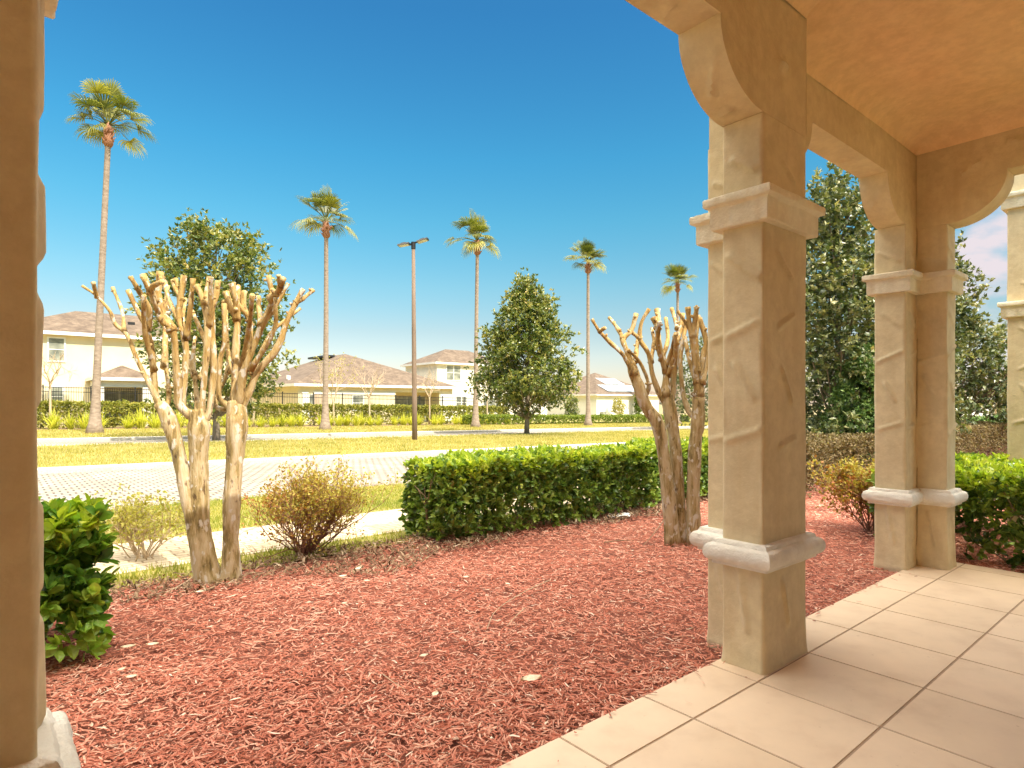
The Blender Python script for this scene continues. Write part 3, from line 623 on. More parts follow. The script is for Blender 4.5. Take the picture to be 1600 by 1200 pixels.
# shrubs ----------------------------------------------------------
def twiggy(name, label, base, w, d, h, nst, nleaf, L, leafm, twigm, wd=.34, fl=.5, cat='shrub'):
    """open shrub: forking thin stems spread from the base, small leaves towards the tips"""
    base = np.asarray(base, float); root = empty(name, base, label, cat); tb = MB(); tips = []; dirs = []
    ex = np.append(D1, 0); ey = np.append(D2, 0)
    def grow(p, dr, ln, r, lev):
        n = 4; pts = [p]
        for i in range(n):
            dr = unit(dr+rng.normal(0, .16, 3)+np.array([0, 0, .05])); pts.append(pts[-1]+dr*ln/n)
        tb.tube(pts, np.linspace(r, r*.6, n+1), 4, cap=False)
        for i in range(2, n+1):
            if lev >= 1: tips.append(pts[i]); dirs.append(dr)
        if lev < 3:
            for q in range(3 if lev < 2 else 2):
                s = pts[rng.integers(2, n+1)]; grow(s, unit(dr+rng.normal(0, .55, 3)+np.array([0, 0, .18])), ln*rng.uniform(.5, .75), r*.6, lev+1)
    for i in range(nst):
        a = rng.uniform(0, 2*np.pi); s = rng.random()**.6
        tgt = ex*math.cos(a)*w/2*s+ey*math.sin(a)*d/2*s+np.array([0, 0, h*(1-.25*s*s)]); grow(base+np.append(rng.normal(0, .05, 2), -.02), unit(tgt), np.linalg.norm(tgt)*.5, .008, 0)
    tb.build('woody_growth', twigm, root)
    tips = np.array(tips); dirs = np.array(dirs); k = (tips[:, 2]-base[2]) > h*.22; tips, dirs = tips[k], dirs[k]
    ii = rng.integers(0, len(tips), nleaf); P = tips[ii]+rng.normal(0, .035, (nleaf, 3)); mb = MB()
    hh = (P[:, 2]-base[2])/h; kk = rng.random(nleaf) < .25+1.1*hh; P = P[kk]
    lat = (P-base)@ex/w+.5
    add_leaves(mb, P, unit(dirs[ii][kk]+rdir(len(P))*.9), L*(.7+.6*rng.random(len(P))), wd, rnd=np.clip(fl*rng.random(len(P))+.9*lat*(1-fl)+.15*hh[kk], 0, 1))
    mb.build('foliage', leafm, root); return root
b = gp(478, 868); twiggy('shrub', 'sparse reddish brown twiggy shrub between the two multi-stemmed pruned trees', b, 1.95, .95, .90, 44, 8200, .030, M['reddish'], M['twig_red'], fl=.5)
b = gp(222, 872); twiggy('shrub', 'thin straggly pale yellow shrub next to the big-leaved hedge end', b, .95, .7, .68, 18, 1700, .038, M['paleleaf'], M['paletwig'], fl=.8)
b = gp(1362, 832); twiggy('shrub', 'loose shrub with lime and rusty leaves beside the two-armed column', b, .95, .9, .95, 22, 5200, .045, M['reddish'], M['twig_red'], fl=.6)
# strappy plant by the pillar
def straps(name, label, base, n, L, wdt, mat, cat, up=.8, group=None, stiff=.2):
    mb = MB(); m = 6; t = np.linspace(0, 1, m)
    for i in range(n):
        a = rng.uniform(0, 2*np.pi); l = L*rng.uniform(.6, 1.1); out = np.array([math.cos(a), math.sin(a), 0]); lean = rng.uniform(.1, 1-up+.35)
        p = np.outer(t*l*lean, out)+np.outer(t*l*(1-.3*lean)-stiff*l*lean*t**2*1.6, [0, 0, 1.]); s = np.array([-out[1], out[0], 0]); w_ = wdt*(1-t**2*.95)
        b0 = np.append(rng.normal(0, .05*L, 2), 0)
        V = np.stack([p-s*w_[:, None], p+s*w_[:, None]], 1).reshape(-1, 3)+b0; k = np.arange(m-1)*2
        mb.add(V, np.stack([k, k+1, k+3, k+2], -1), rnd=rng.random())
    o = mb.build(name, mat); o.location = base
    return tag(o, label, cat, group)
b = W(10.9, 3.3, -.03); straps('yucca', 'spiky yellow green yucca standing between hedge and entry pillar', b, 46, 1.15, .028, M['yucca'], 'plant', .7)

def crown(pts, per, spread, L, wd, nl, mat, root, centre, name='crown', up=.35, clipf=None):
    mb = MB(); n = len(pts)*per; C = np.repeat(pts, per, 0); P = C+rng.normal(0, 1, (n, 3))*spread*np.array([1, 1, .8])
    if clipf is not None: P = P[clipf(P)]
    A = unit(unit(P-centre)*.8+rdir(len(P))*.7+np.array([0, 0, up])); rosettes(mb, P, A, nl, L, wd); return mb.build(name, mat, root)
def tree(name, label, base, h, rad, t0, prof, ncl, per, spread, L, wd, leaf, bark, tr=.1, group=None, limbs=40, cat='tree', nl=5, lobes=.25, multi=1, bias=.45):
    base = np.asarray(base, float); root = empty(name, base, label, cat, group); t = t0+(1-t0)*rng.random(ncl*3)**.9
    w = np.array([prof(x) for x in t]); keep = rng.random(ncl*3) < np.clip(w, .12, 1); t, w = t[keep][:ncl], w[keep][:ncl]
    a = rng.uniform(0, 2*np.pi, len(t)); q = rng.random(len(t))**bias
    lob = 1+lobes*np.sin(3*a+t*9+rng.random()*6)*np.sin(5*a-t*14)+rng.normal(0, .07, len(t))
    r = rad*w*q*lob; pts = base+np.stack([r*np.cos(a), r*np.sin(a), t*h-r*.12], -1)
    crown(pts, per, spread, L, wd, nl, leaf, root, base+np.array([0, 0, h*.45]))
    tb = MB(); bend = rng.normal(0, .1, 2)*h*.08
    axis = lambda s: base+np.array([bend[0]*math.sin(s*3), bend[1]*math.sin(s*2.5), s*h])
    for m in range(multi):
        off = np.append(rng.normal(0, .06, 2), 0) if m else np.zeros(3)
        P = [axis(s)+off*(1+6*s) for s in np.linspace(0, .93, 12)]; P[0] = P[0]-np.array([0, 0, .12]); rr = np.linspace(tr, tr*.12, 12); rr[0] *= 1.35
        tb.tube(P, rr, 9, wob=.06)
    for i in rng.choice(len(pts), min(limbs, len(pts)), False):
        e = pts[i]; s = max(.10, t[i]-.08-.30*r[i]/rad*rng.uniform(.6, 1.2)); st = axis(max(s, t0*.55)); mid = st+(e-st)*.5+np.array([0, 0, -.05*h*rng.random()*.5])
        tb.tube(smooth_path([st, mid, e], 3), np.linspace(tr*.34*(1-t[i]*.6), .012, 7), 5, cap=False)
    tb.build('trunk', bark, root, True); return root
pyr = lambda t: (math.sin(min(1, max(0, (t-.14)/.26))*math.pi/2)*(1-max(0, t-.42)/.58)**.62 if t < 1 else 0)
rnd_ = lambda t: math.sqrt(max(0, 1-((t-.55)/.47)**2))
b = gp(823, 680); tree('magnolia_tree', 'full pyramid-shaped magnolia standing on the median beside the far palms', b, 9.0, 2.95, .15, pyr, 380, 16, .26, .21, .24, M['mag'], M['bark'], .13, 'magnolias on the median', 60)
b = gp(338, 691); tree('magnolia_tree', 'round-crowned magnolia on the median partly hidden by pruned tan stems', b, 9.0, 2.5, .19, lambda t: rnd_(t)**.8, 330, 15, .25, .19, .24, M['mag'], M['bark'], .14, 'magnolias on the median', 60)
b = gp(892, 656); tree('evergreen_shrub', 'small rounded evergreen tree growing low between magnolia and solar panelled house', b, 3.3, 1.0, .05, rnd_, 60, 9, .2, .22, .26, M['mag'], M['bark'], .06, None, 15, 'tree')
b = gp(1095, 672); tree('evergreen_tree', 'airy small-leaved tree seen through the stems of the pruned tree by the large column', b, 7.0, 2.4, .12, rnd_, 240, 8, .3, .17, .3, M['oak'], M['bark'], .12, None, 60, 'tree')
b = at(1312, 700, 13.6); b[2] = -.04; tree('evergreen_tree', 'tall dense evergreen rising behind the purple brown hedge between two columns', b, 6.75, 1.8, .03, lambda t: math.sin(min(1, t*3+.35)*math.pi/2)*(1-max(0, t-.45)/.55)**.7*1.05, 420, 17, .19, .125, .25, M['oak'], M['bark'], .1, None, 80, 'tree')
b = at(1356, 690, 12.6); b[2] = -.04; tree('conifer_shrub', 'dense cone-shaped dark green shrub in front of the tall evergreen', b, 2.9, 1.1, .0, lambda t: (1-t)**.75+.03, 520, 20, .08, .06, .28, M['cone'], M['twig'], .05, None, 20, 'shrub', bias=.2, lobes=.06)
b = at(1468, 690, 19.0); b[2] = -.06; tree('evergreen_tree', 'open-topped dark evergreen tree behind the column nearest the entry pillar', b, 6.9, 2.1, .17, lambda t: (1-max(0, t-.36)/.64)**1.1*math.sin(min(1, max(0, t-.1)*5+.1)*math.pi/2), 300, 14, .2, .15, .26, M['oak'], M['bark'], .1, None, 80, 'tree')
b = at(1596, 690, 24); b[2] = -.05; tree('conifer_tree', 'small shaded conifer at the far side next to the entry pillar', b, 3.1, .8, .0, lambda t: (1-t)**.8+.03, 170, 12, .13, .12, .26, M['cone'], M['twig'], .06, None, 20, 'tree', bias=.25, lobes=.08)
b = gp(997, 652); tree('cypress_tree', 'slender column-shaped bright cypress by the solar panelled house', b, 7.3, .62, .0, lambda t: (1-t)**.5, 120, 14, .16, .2, .26, M['cypress'], M['twig'], .06, None, 10, 'tree', bias=.3, lobes=.05)
b = gp(966, 653); tree('ornamental_tree', 'small yellowing garden tree in front of the solar panelled house wall', b, 3.0, 1.05, .2, rnd_, 55, 6, .22, .2, .3, M['paleleaf'], M['paletwig'], .04, None, 20, 'tree')

# palms -----------------------------------------------------------
def palm(label, base, h, seed, nfr=26, rb=.30, sc=1.0, tilt=0.0):
    r_ = np.random.default_rng(seed); base = np.asarray(base, float); root = empty('palm_tree', base, label, 'palm', 'tall fan palms lining the far road'); 
    n = 26; s = np.linspace(0, 1, n); th = h-1.0; cx = tilt*th
    P = base+np.stack([cx*s**1.5, .12*np.sin(s*3), s*th-.1], -1); rr = .175*(1-.28*s)+.26*np.exp(-s*26)+.05*np.exp(-s*7)
    mb = MB(); mb.tube(P, rr*sc, 14, wob=.012); mb.build('trunk', M['palmbark'], root, True)
    top = P[-1]; mb = MB(); mb.tube([top+[0, 0, -.35], top+[0, 0, -.2], top+[0, 0, .15], top+[0, 0, .5], top+[0, 0, .9]], np.array([.13, .24, .20, .21, .08])*sc, 10, wob=.08)
    for q in range(16):
        a = r_.uniform(0, 6.28); z = r_.uniform(-.3, .6); d = np.array([math.cos(a), math.sin(a), 1.1]); mb.tube([top+[.16*math.cos(a), .16*math.sin(a), z], top+[.16*math.cos(a), .16*math.sin(a), z]+d*.22], [.05, .02], 5)
    mb.build('boot', M['boot'], root, True)
    hub = top+np.array([0, 0, .75]); mb = MB()
    for i in range(nfr):
        a = i*2.399+r_.uniform(-.35, .35); el = R(80-90*(i/nfr)**1.1+r_.uniform(-13, 13)); d = np.array([math.cos(a)*math.cos(el), math.sin(a)*math.cos(el), math.sin(el)])
        L = (.75+.9*r_.random())*sc*(1+.25*math.sin(a+seed)); tip = hub+d*L*.9+np.array([0, 0, -.18*L*max(0, math.cos(el))]); mid = hub+d*L*.5
        col = np.clip(.25+.5*r_.random()+(.2 if el < 0 else 0), 0, 1)
        mb.tube([hub, mid, tip], [.035, .025, .018], 4, cap=False, rnd=col)
        dd = unit(tip-mid); side = unit(np.cross(dd, [0, 0, 1.])+1e-6); nn = np.cross(side, dd); ns = 26; fr = (.82+.38*r_.random())*sc; spr = R(r_.uniform(72, 112))
        th_ = np.linspace(-spr, spr, ns)
        for j, t in enumerate(th_):
            v = dd*math.cos(t)+side*math.sin(t)+nn*.18*abs(math.sin(t)); v = v/np.linalg.norm(v); ln = fr*(.72+.28*math.cos(t*.7))*(.9+.2*r_.random())
            x = unit(np.cross(v, nn)); wI = fr*.5*spr/ns*1.05; dr = np.array([0, 0, -1.])*(.10+.5*max(0, .85-el/1.5))*ln*.75
            p0 = tip; p1 = tip+v*ln*.55+nn*(.02 if j % 2 else -.02); p2 = tip+v*ln*.8+dr*.35; p3 = tip+v*ln*.95+dr
            V = np.array([p0-x*.01, p0+x*.01, p1-x*wI*1.05, p1+x*wI*1.05, p2-x*wI*.6, p2+x*wI*.6, p3])
            mb.add(V, [[0, 1, 3, 2], [2, 3, 5, 4]], [[4, 5, 6]], rnd=np.clip(col+.25*(r_.random()-.5)+np.array([0, 0, 0, 0, .12, .12, .3]), 0, 1))
    mb.build('crown', M['palm'], root); return root
for px, py, v_, ytop, seed, lab, tl in ((148, 676, 37.7, 165, 21, 'tallest fan palm, leaning slightly, in front of the cream two-storey house', .045), (508, 670, 37.7, 328, 22, 'fan palm in front of the wide hip-roofed single-storey house', .005),
        (743, 667.8, 37.7, 362, 23, 'fan palm in front of the white two-storey house beside the pyramid magnolia', .01), (919, 665, 37.7, 396, 24, 'fan palm standing between the pyramid magnolia and the solar panelled house', 0.0),
        (1059, 658, 37.7, 430, 25, 'farthest fan palm of the row, crown just above the mottled pruned tree', 0.0)):
    k = (px-800)/F; Y = v_/(.7655-.6437*k); u_, _ = UV(k*Y, Y); z = float(T(u_, v_)); top = H-(ytop-HZ)/F*Y
    palm(lab, (k*Y, Y, z), top-z-.35-(.3 if px < 200 else 0), seed, 24, tilt=tl)
Y = 62; palm('small distant fan palm seen between the far corner column and the entry pillar', (at(1563, 660, Y)[0], Y, -.8), 9.1, 27, 22, sc=.8)

# bare young street trees ----------------------------------------
def bare(label, base, h, fork, sp, leaf=None, nleaf=0, name='young_tree', nb=6):
    base = np.asarray(base, float); root = empty(name, base, label, 'tree', 'young trees along the fence hedge'); tb = MB(); tips = []
    tb.tube([base-[0, 0, .1], base+[.02, 0, fork*.5], base+[0, .02, fork], base+[.02, .0, fork*1.12]], [.075, .062, .06, .045], 8, wob=.05)
    tb.build('trunk', M['paletwig'], root, True); mb = MB()
    def grow(p, d, l, r, lev):
        q = p+d*l*.5+rng.normal(0, .04*l, 3); e = q+unit(d+rng.normal(0, .18, 3)+np.array([0, 0, .1]))*l*.5; mb.tube([p, q, e], [r, r*.8, r*.55], 5, cap=False); tips.append(e); tips.append(q)
        if lev < 3:
            for k in range(3 if lev < 2 else 2): grow(q+(e-q)*rng.random(), unit(d+rng.normal(0, .5, 3)+np.array([0, 0, .15])), l*rng.uniform(.5, .75), r*.55, lev+1)
    for k in range(nb):
        a = k*2.4+rng.random(); grow(base+[0, 0, fork*rng.uniform(.92, 1.08)], unit(np.array([math.cos(a)*sp, math.sin(a)*sp, 1])), (h-fork)*.55, .038, 0)
    mb.build('branch', M['paletwig'], root)
    if leaf:
        t = np.array(tips); i = rng.integers(0, len(t), nleaf); lb = MB(); add_leaves(lb, t[i]+rng.normal(0, .12, (nleaf, 3)), rdir(nleaf), .15, .33); lb.build('crown', leaf, root)
def onv(px, v_): k = (px-800)/F; Y = v_/(.7655-.6437*k); return np.array([k*Y, Y, float(T(UV(k*Y, Y)[0], v_))])
for px, v_, h, fork, sp, lf, lab in ((78, 44.6, 4.9, 2.6, .75, None, 'bare pale young tree before the cream house beside the close-up column'), (577, 44.6, 4.8, 2.3, .5, None, 'bare young tree in front of the middle of the wide hip roof'),
        (671, 44.6, 4.9, 2.3, .55, None, 'bare young tree between lamp post and white two-storey house'), (761, 44.6, 4.3, 2.2, .45, None, 'bare young tree half hidden beside the pyramid magnolia'),
        (521, 44.8, 5.2, 1.6, .3, M['paleleaf'], 'slim young tree with a few yellow leaves directly beside a palm trunk'), (396, 44.2, 3.6, 1.6, .4, M['paleleaf'], 'young tree with thin yellow leaves behind the pruned tree stems')):
    bare(lab, onv(px, v_), h, fork, sp, lf, 260 if lf else 0)
bare('bare branching young tree beyond the hedges next to the entry pillar', at(1556, 660, 30)*[1, 1, 0]+[0, 0, -.2], 3.4, 1.2, .5)

# ornamental grass clumps ------------------------------------------
protos = []
for i in range(4):
    o = straps('grass_clump', 'yellow green strappy grass clump in the planting row in front of the fence hedge', (0, 0, 0), 80, 1.3, .026, M['ornam'], 'grass clump', .55, 'strappy grass clumps along the fence hedge', .35); protos.append(o)
used = set(); u_ = 2.6; k = 0
while u_ < 36.5:
    src = protos[k % 4]
    if k % 4 in used: o = src.copy(); COL.objects.link(o)
    else: o = src; used.add(k % 4)
    vv_ = 43.9+rng.normal(0, .15); p = W(u_, vv_, 0); o.location = (p[0], p[1], float(T(u_, vv_))+.05); o.rotation_euler = (0, 0, rng.uniform(0, 6.28)); s = rng.uniform(.8, 1.25); o.scale = (s, s, s*rng.uniform(.85, 1.1))
    k += 1; u_ += rng.choice([.62, .7, .8, 1.5], p=[.35, .35, .2, .1])

hedge('street_hedge', 'long yellow green clipped hedge running in front of the black picket fence', 'hedge', (-24.0, 37.6, 45.1, 46.2, 1.62), 75, M['hedgefar'], .15, .32, 'hedges beyond the far road', None, 5, 40, rag=.05, gaps=.2, shell=.3)
hedge('street_hedge', 'low bright green clipped hedge on the verge behind the palms near the solar panelled house', 'hedge', (30.5, 62, 41.6, 42.9, .85), 75, M['lowhedge'], .14, .32, 'hedges beyond the far road', None, 5, 0, rag=.05, gaps=.05)

# fence -------------------------------------------------------------
root = empty('picket_fence', W(18, 47.5, 0), 'black metal picket fence standing behind the long street hedge', 'fence')
us = np.arange(-5.0-2.44*8, 46, 2.44)
for i, u_ in enumerate(us):
    z = float(T(u_, 47.5)); mb = MB(); zt = 2.62-.004*u_; mb.uvbox(u_-.035, u_+.035, 47.465, 47.535, z-.1, z+zt+.05); mb.uvbox(u_-.045, u_+.045, 47.455, 47.545, z+zt+.051, z+zt+.09); mb.build('post', M['black'], root)
    if i == len(us)-1: break
    mb = MB(); za = z; zb = float(T(us[i+1], 47.5))
    for zz in (.25, zt-.32, zt-.05): mb.bar(W(u_+.036, 47.5, za+zz), W(us[i+1]-.036, 47.5, zb+zz), .03, .04)
    for q in np.linspace(0, 1, 20)[1:-1]:
        uu_ = u_+q*2.44; zq = za+(zb-za)*q; mb.uvbox(uu_-.0105, uu_+.0105, 47.47, 47.4845, zq+.12, zq+zt)
    mb.build('panel', M['black'], root)

# street lamp -------------------------------------------------------
b = gp(648, 690); root = empty('street_lamp', b, 'tall wooden lamp post with two flat black heads on the median', 'street lamp')
top = 8.75; mb = MB(); mb.tube([b+[0, 0, -.1], b+[-.01, 0, 2], b+[-.04, 0, 5], b+[-.06, 0, top]], [.12, .11, .095, .075], 14, wob=.01); mb.build('pole', M['wood_pole'], root, True)
tp = b+np.array([-.06, 0, top]); mb = MB(); mb.tube([tp+[0, 0, -.15], tp+[0, 0, .16]], [.1, .1], 12); mb.bar(tp+[-.2, .05, .1-.05], tp+[.2, -.05, .16], .07, .06); mb.build('bracket', M['black'], root)
for s, dz in ((-1, .02), (1, .19)):
    c = tp+np.array([s*.42, -s*.03, dz]); mb = MB(); e = np.array([.24, -.05*s, .06]); 
    a0, a1 = c-e, c+e; yv = np.array([.03, .2, .0])
    def slab(a0, a1, yv, th, tpz): return np.array([a0-yv, a1-yv, a1+yv, a0+yv, a0-yv*tpz+[0, 0, th], a1-yv*tpz+[0, 0, th], a1+yv*tpz+[0, 0, th], a0+yv*tpz+[0, 0, th]])
    mb.hexa(slab(a0, a1, yv, .07, .75)); mb.hexa(slab(c-e*.5+[0, 0, .071], c+e*.3+[0, 0, .071], yv*.5, .05, .8)); hd = mb.build('lamp_head', M['black'], root)
    mb = MB(); mb.hexa(slab(a0*.85+c*.15-[0, 0, .012], a1*.85+c*.15-[0, 0, .012], yv*.8, .01, 1)); mb.build('lens', M['lens'], hd)

# ------------------------------------------------------------------ pruned crape myrtles
def crape(label, bx, by, stems, Y, scale, off):
    """stems: list of (path, radii px, branches); branch = (path, depth drift m, radius px0, px1); crop coordinates -> photo pixels -> points in depth"""
    cv = lambda q: (q[0]/scale+off[0], q[1]/scale+off[1])
    b = np.array([(bx-800)/F*Y, Y, -.03]); root = empty('crape_myrtle', b, label, 'tree', 'pruned crape myrtles in the mulch bed')
    for path, rr, dY, brs in stems:
        n = len(path); pts = [at(*cv(q), Y+dY*(.4+.6*i/(n-1))) for i, q in enumerate(path)]; pts[0] = pts[0]*[1, 1, 0]+[0, 0, -.06]
        P = smooth_path(pts, 6); m = len(P); r = .9*np.interp(np.linspace(0, 1, m), np.linspace(0, 1, len(rr)), rr)*Y/F
        r = r*(1+.05*np.sin(np.linspace(0, 19, m)+dY*9)); r[0] *= 1.2; r[1] *= 1.08
        mb = MB(); mb.tube(P, r, 14, wob=.035); st = mb.build('stem', M['crape_low'], root, True)
        done = []
        for bp, dr, r0, r1 in brs:
            d0 = 0.0; best = (30, None)
            for pb, pd0, pd1 in done:
                pp_ = np.array(pb, float); ss = np.linspace(0, 1, 40); xs = np.interp(ss, np.linspace(0, 1, len(pb)), pp_[:, 0]); ys = np.interp(ss, np.linspace(0, 1, len(pb)), pp_[:, 1])
                dd = np.hypot(xs-bp[0][0], ys-bp[0][1]); i_ = int(dd[8:].argmin())+8
                if dd[i_] < best[0]: best = (dd[i_], pd0+(pd1-pd0)*ss[i_])
            if best[1] is not None: d0 = best[1]
            else:
                e_ = np.array(path[-1], float); f_ = np.array(path[-2], float); bp = [tuple(f_*.55+e_*.45)]+list(bp)
                if np.hypot(*(np.array(bp[1])-bp[0])) < 12: bp = [bp[0]]+bp[2:]
            done.append((bp, d0, d0+dr))
            k = len(bp); q = [at(*cv(x), Y+dY+d0+dr*(i/(k-1))) for i, x in enumerate(bp)]; Q = smooth_path(q, 5); m = len(Q); t = np.linspace(0, 1, m)
            rad = (.60*(r0+(r1-r0)*t)+.4)*Y/F*(1+.10*np.sin(t*14+dr*11)+.22*np.exp(-((t-1)/.06)**2)+.5*np.exp(-(t/.09)**2))
            mb = MB(); mb.tube(Q, rad, 10, wob=.07)
            if r1 >= 5.4:                      # a second pruned stub forking off near the tip
                i = int(m*rng.uniform(.62, .8)); d = unit(Q[-1]-Q[i]); d = unit(d+np.cross(d, rdir(1)[0])*rng.uniform(.4, .7)+[0, 0, .15]); l = np.linalg.norm(Q[-1]-Q[i])*rng.uniform(.7, 1.05)
                mb.tube([Q[i], Q[i]+d*l*.5+rng.normal(0, .008, 3), Q[i]+d*l*.9+[0, 0, l*.08], Q[i]+d*l+[0, 0, l*.1]], np.array([.95, .8, .78, .95])*rad[-3]*.85, 9, wob=.07)
            for kn in range(2):                # knuckles left by earlier cuts
                i = rng.integers(m//4, m-1); d = rdir(1)[0]; d[2] = abs(d[2]); mb.tube([Q[i], Q[i]+d*rad[i]*2.0], [rad[i]*.75, rad[i]*.5], 8, wob=.08)
            mb.build('branch', M['crape_up'], st, True)
    return root
A = [([(840, 1530), (800, 1330), (760, 1130), (715, 920), (668, 760), (628, 690)], [15, 13, 12, 12, 13, 10], -.05, [
        ([(625, 690), (600, 640), (575, 590), (520, 480), (475, 370), (420, 320), (395, 260), (330, 185), (265, 140)], -.15, 7, 2.2), ([(335, 195), (325, 160), (318, 125)], -.1, 4, 4),
        ([(462, 352), (455, 270), (430, 200), (408, 148)], .1, 4, 3.2), ([(618, 690), (605, 590), (590, 430), (565, 340), (535, 280), (480, 160)], .1, 8, 4.2), ([(572, 345), (580, 250), (535, 170), (490, 97)], -.2, 7, 4.8),
        ([(655, 735), (672, 660), (660, 540), (650, 420)], .25, 6, 4)]),
     ([(870, 1520), (830, 1330), (815, 1130), (812, 920), (812, 800), (800, 720)], [19, 16, 15, 16, 18, 13], 0, [
        ([(722, 700), (715, 600), (705, 500), (690, 350), (640, 300), (605, 220), (548, 85)], -.2, 10, 6), ([(690, 355), (650, 270), (622, 190), (632, 75)], .05, 9, 7), ([(605, 215), (590, 150), (640, 120)], -.2, 7, 5),
        ([(740, 720), (745, 580), (752, 400), (720, 290), (742, 92)], .2, 8, 5.5), ([(722, 300), (675, 215), (652, 118)], .22, 6, 5), ([(752, 390), (770, 260), (785, 105)], -.1, 7, 5), ([(735, 210), (700, 150), (690, 115)], .1, 5, 4.5),
        ([(820, 740), (835, 600), (850, 430), (850, 300), (825, 190), (800, 138)], .0, 9, 6), ([(840, 230), (860, 100)], .05, 6, 5), ([(850, 420), (800, 300), (770, 240)], .3, 5, 4), ([(860, 330), (868, 220), (868, 98)], -.15, 6, 5),
        ([(850, 760), (870, 660), (882, 480), (870, 290), (892, 190), (902, 118)], .15, 9, 5.5), ([(800, 640), (785, 480), (795, 380)], .4, 6, 4)]),
     ([(965, 1515), (962, 1330), (968, 1130), (985, 900), (990, 760), (988, 680)], [17, 14, 14, 16, 19, 14], .12, [
        ([(975, 680), (982, 540), (985, 420), (990, 300), (962, 240), (938, 168)], .1, 10, 6), ([(990, 300), (985, 210), (962, 128)], -.1, 8, 5.5), ([(990, 310), (1000, 240), (996, 140)], .2, 6, 5), ([(1010, 640), (1010, 540), (1045, 420), (1052, 310), (1022, 240), (1024, 165)], .2, 9, 6),
        ([(1005, 680), (1020, 560), (1065, 430), (1110, 320), (1155, 210), (1138, 90)], -.2, 11, 5.5), ([(1152, 200), (1185, 165), (1208, 105)], -.22, 9, 6), ([(1105, 325), (1095, 250), (1092, 190)], .1, 7, 5),
        ([(1045, 640), (1090, 540), (1180, 430), (1220, 320), (1268, 215), (1302, 155)], .1, 11, 5), ([(1262, 222), (1300, 200), (1350, 158)], .1, 6, 4), ([(1060, 560), (1110, 440), (1160, 350), (1290, 245)], .3, 6, 3),
        ([(930, 690), (905, 640), (910, 500), (930, 400), (930, 222)], .0, 8, 4.5), ([(890, 700), (940, 560), (950, 480)], .3, 6, 4)])]
def extra(S, n, x0, x1, y0, y1):
    for i in range(n):
        xt = x0+(x1-x0)*(i+.5)/n+rng.uniform(-25, 25); yt = rng.uniform(y0, y1); st = min(S, key=lambda q: abs(q[0][-1][0]-xt)); e = st[0][-1]
        m1 = (e[0]+(xt-e[0])*.45+rng.normal(0, 14), e[1]+(yt-e[1])*.3); m2 = (e[0]+(xt-e[0])*.85+rng.normal(0, 14), e[1]+(yt-e[1])*.68)
        st[3].append(([m1, m2, (xt, yt)], rng.choice([-1, 1])*rng.uniform(.2, .5), rng.uniform(5.5, 7), rng.uniform(4, 5)))
extra(A, 7, 520, 1200, 110, 250)
crape('large pruned crape myrtle with many orange stubs, three stems beside the twiggy red shrub', 340, 905, A, 5.25, 3.0, (40, 400))
B = [([(1115, 1632), (1090, 1400), (1065, 1195), (1040, 1080), (985, 1000), (950, 900), (925, 850)], [13, 11.5, 11, 11, 10.5, 9.5, 8], -.1, [
        ([(930, 860), (885, 770), (820, 705), (768, 650), (734, 595)], -.1, 6.5, 3), ([(770, 655), (795, 638)], -.1, 4, 3.5), ([(930, 860), (900, 750), (880, 690), (920, 650), (942, 570)], .1, 7, 4.5), ([(882, 690), (855, 640), (815, 588)], .2, 5.5, 3.5),
        ([(985, 1000), (950, 850), (900, 740)], .3, 5, 3.5), ([(985, 960), (1000, 900), (960, 800), (905, 740)], -.15, 5, 3)]),
     ([(1155, 1625), (1140, 1400), (1125, 1195), (1112, 1100), (1095, 1000), (1080, 950)], [11, 10.5, 10, 11, 12, 10], .12, [
        ([(1065, 970), (1022, 870), (1000, 760), (960, 690), (968, 610), (1003, 548)], -.1, 7.5, 3.8), ([(965, 690), (925, 660), (920, 640)], 0, 5, 4), ([(1080, 960), (1082, 830), (1052, 740), (1042, 640), (1022, 588)], .1, 9, 6), ([(1042, 640), (1045, 600), (1040, 550)], .1, 7, 6),
        ([(1110, 960), (1120, 800), (1135, 700), (1152, 640), (1160, 570)], .2, 9, 5), ([(1135, 640), (1125, 600), (1108, 545)], .2, 5, 4), ([(1085, 820), (1110, 740), (1130, 660)], -.2, 6, 4.5), ([(1060, 790), (1090, 690), (1080, 590)], .3, 6, 4), ([(1010, 800), (1025, 700), (1015, 640)], .3, 5, 3.5)]),
     ([(1208, 1630), (1210, 1400), (1218, 1195), (1232, 1080), (1235, 960)], [13, 11.5, 11, 11, 11], -.02, [
        ([(1232, 980), (1222, 850), (1212, 720), (1192, 620), (1184, 538)], -.1, 9, 5.5), ([(1208, 680), (1218, 600), (1226, 538)], -.1, 7, 5), ([(1240, 960), (1250, 800), (1268, 700), (1240, 590)], .2, 8, 5), ([(1205, 1050), (1165, 960), (1150, 800), (1162, 690), (1182, 600)], .3, 7, 4.5),
        ([(1225, 900), (1190, 780), (1170, 680)], .25, 6, 4), ([(1250, 900), (1280, 780), (1290, 640)], .1, 6, 4)])]
extra(B, 4, 900, 1270, 560, 690)
crape('pruned crape myrtle with mottled grey stems standing just behind the large column', 1066, 843, B, 6.75, 3.0, (680, 300))

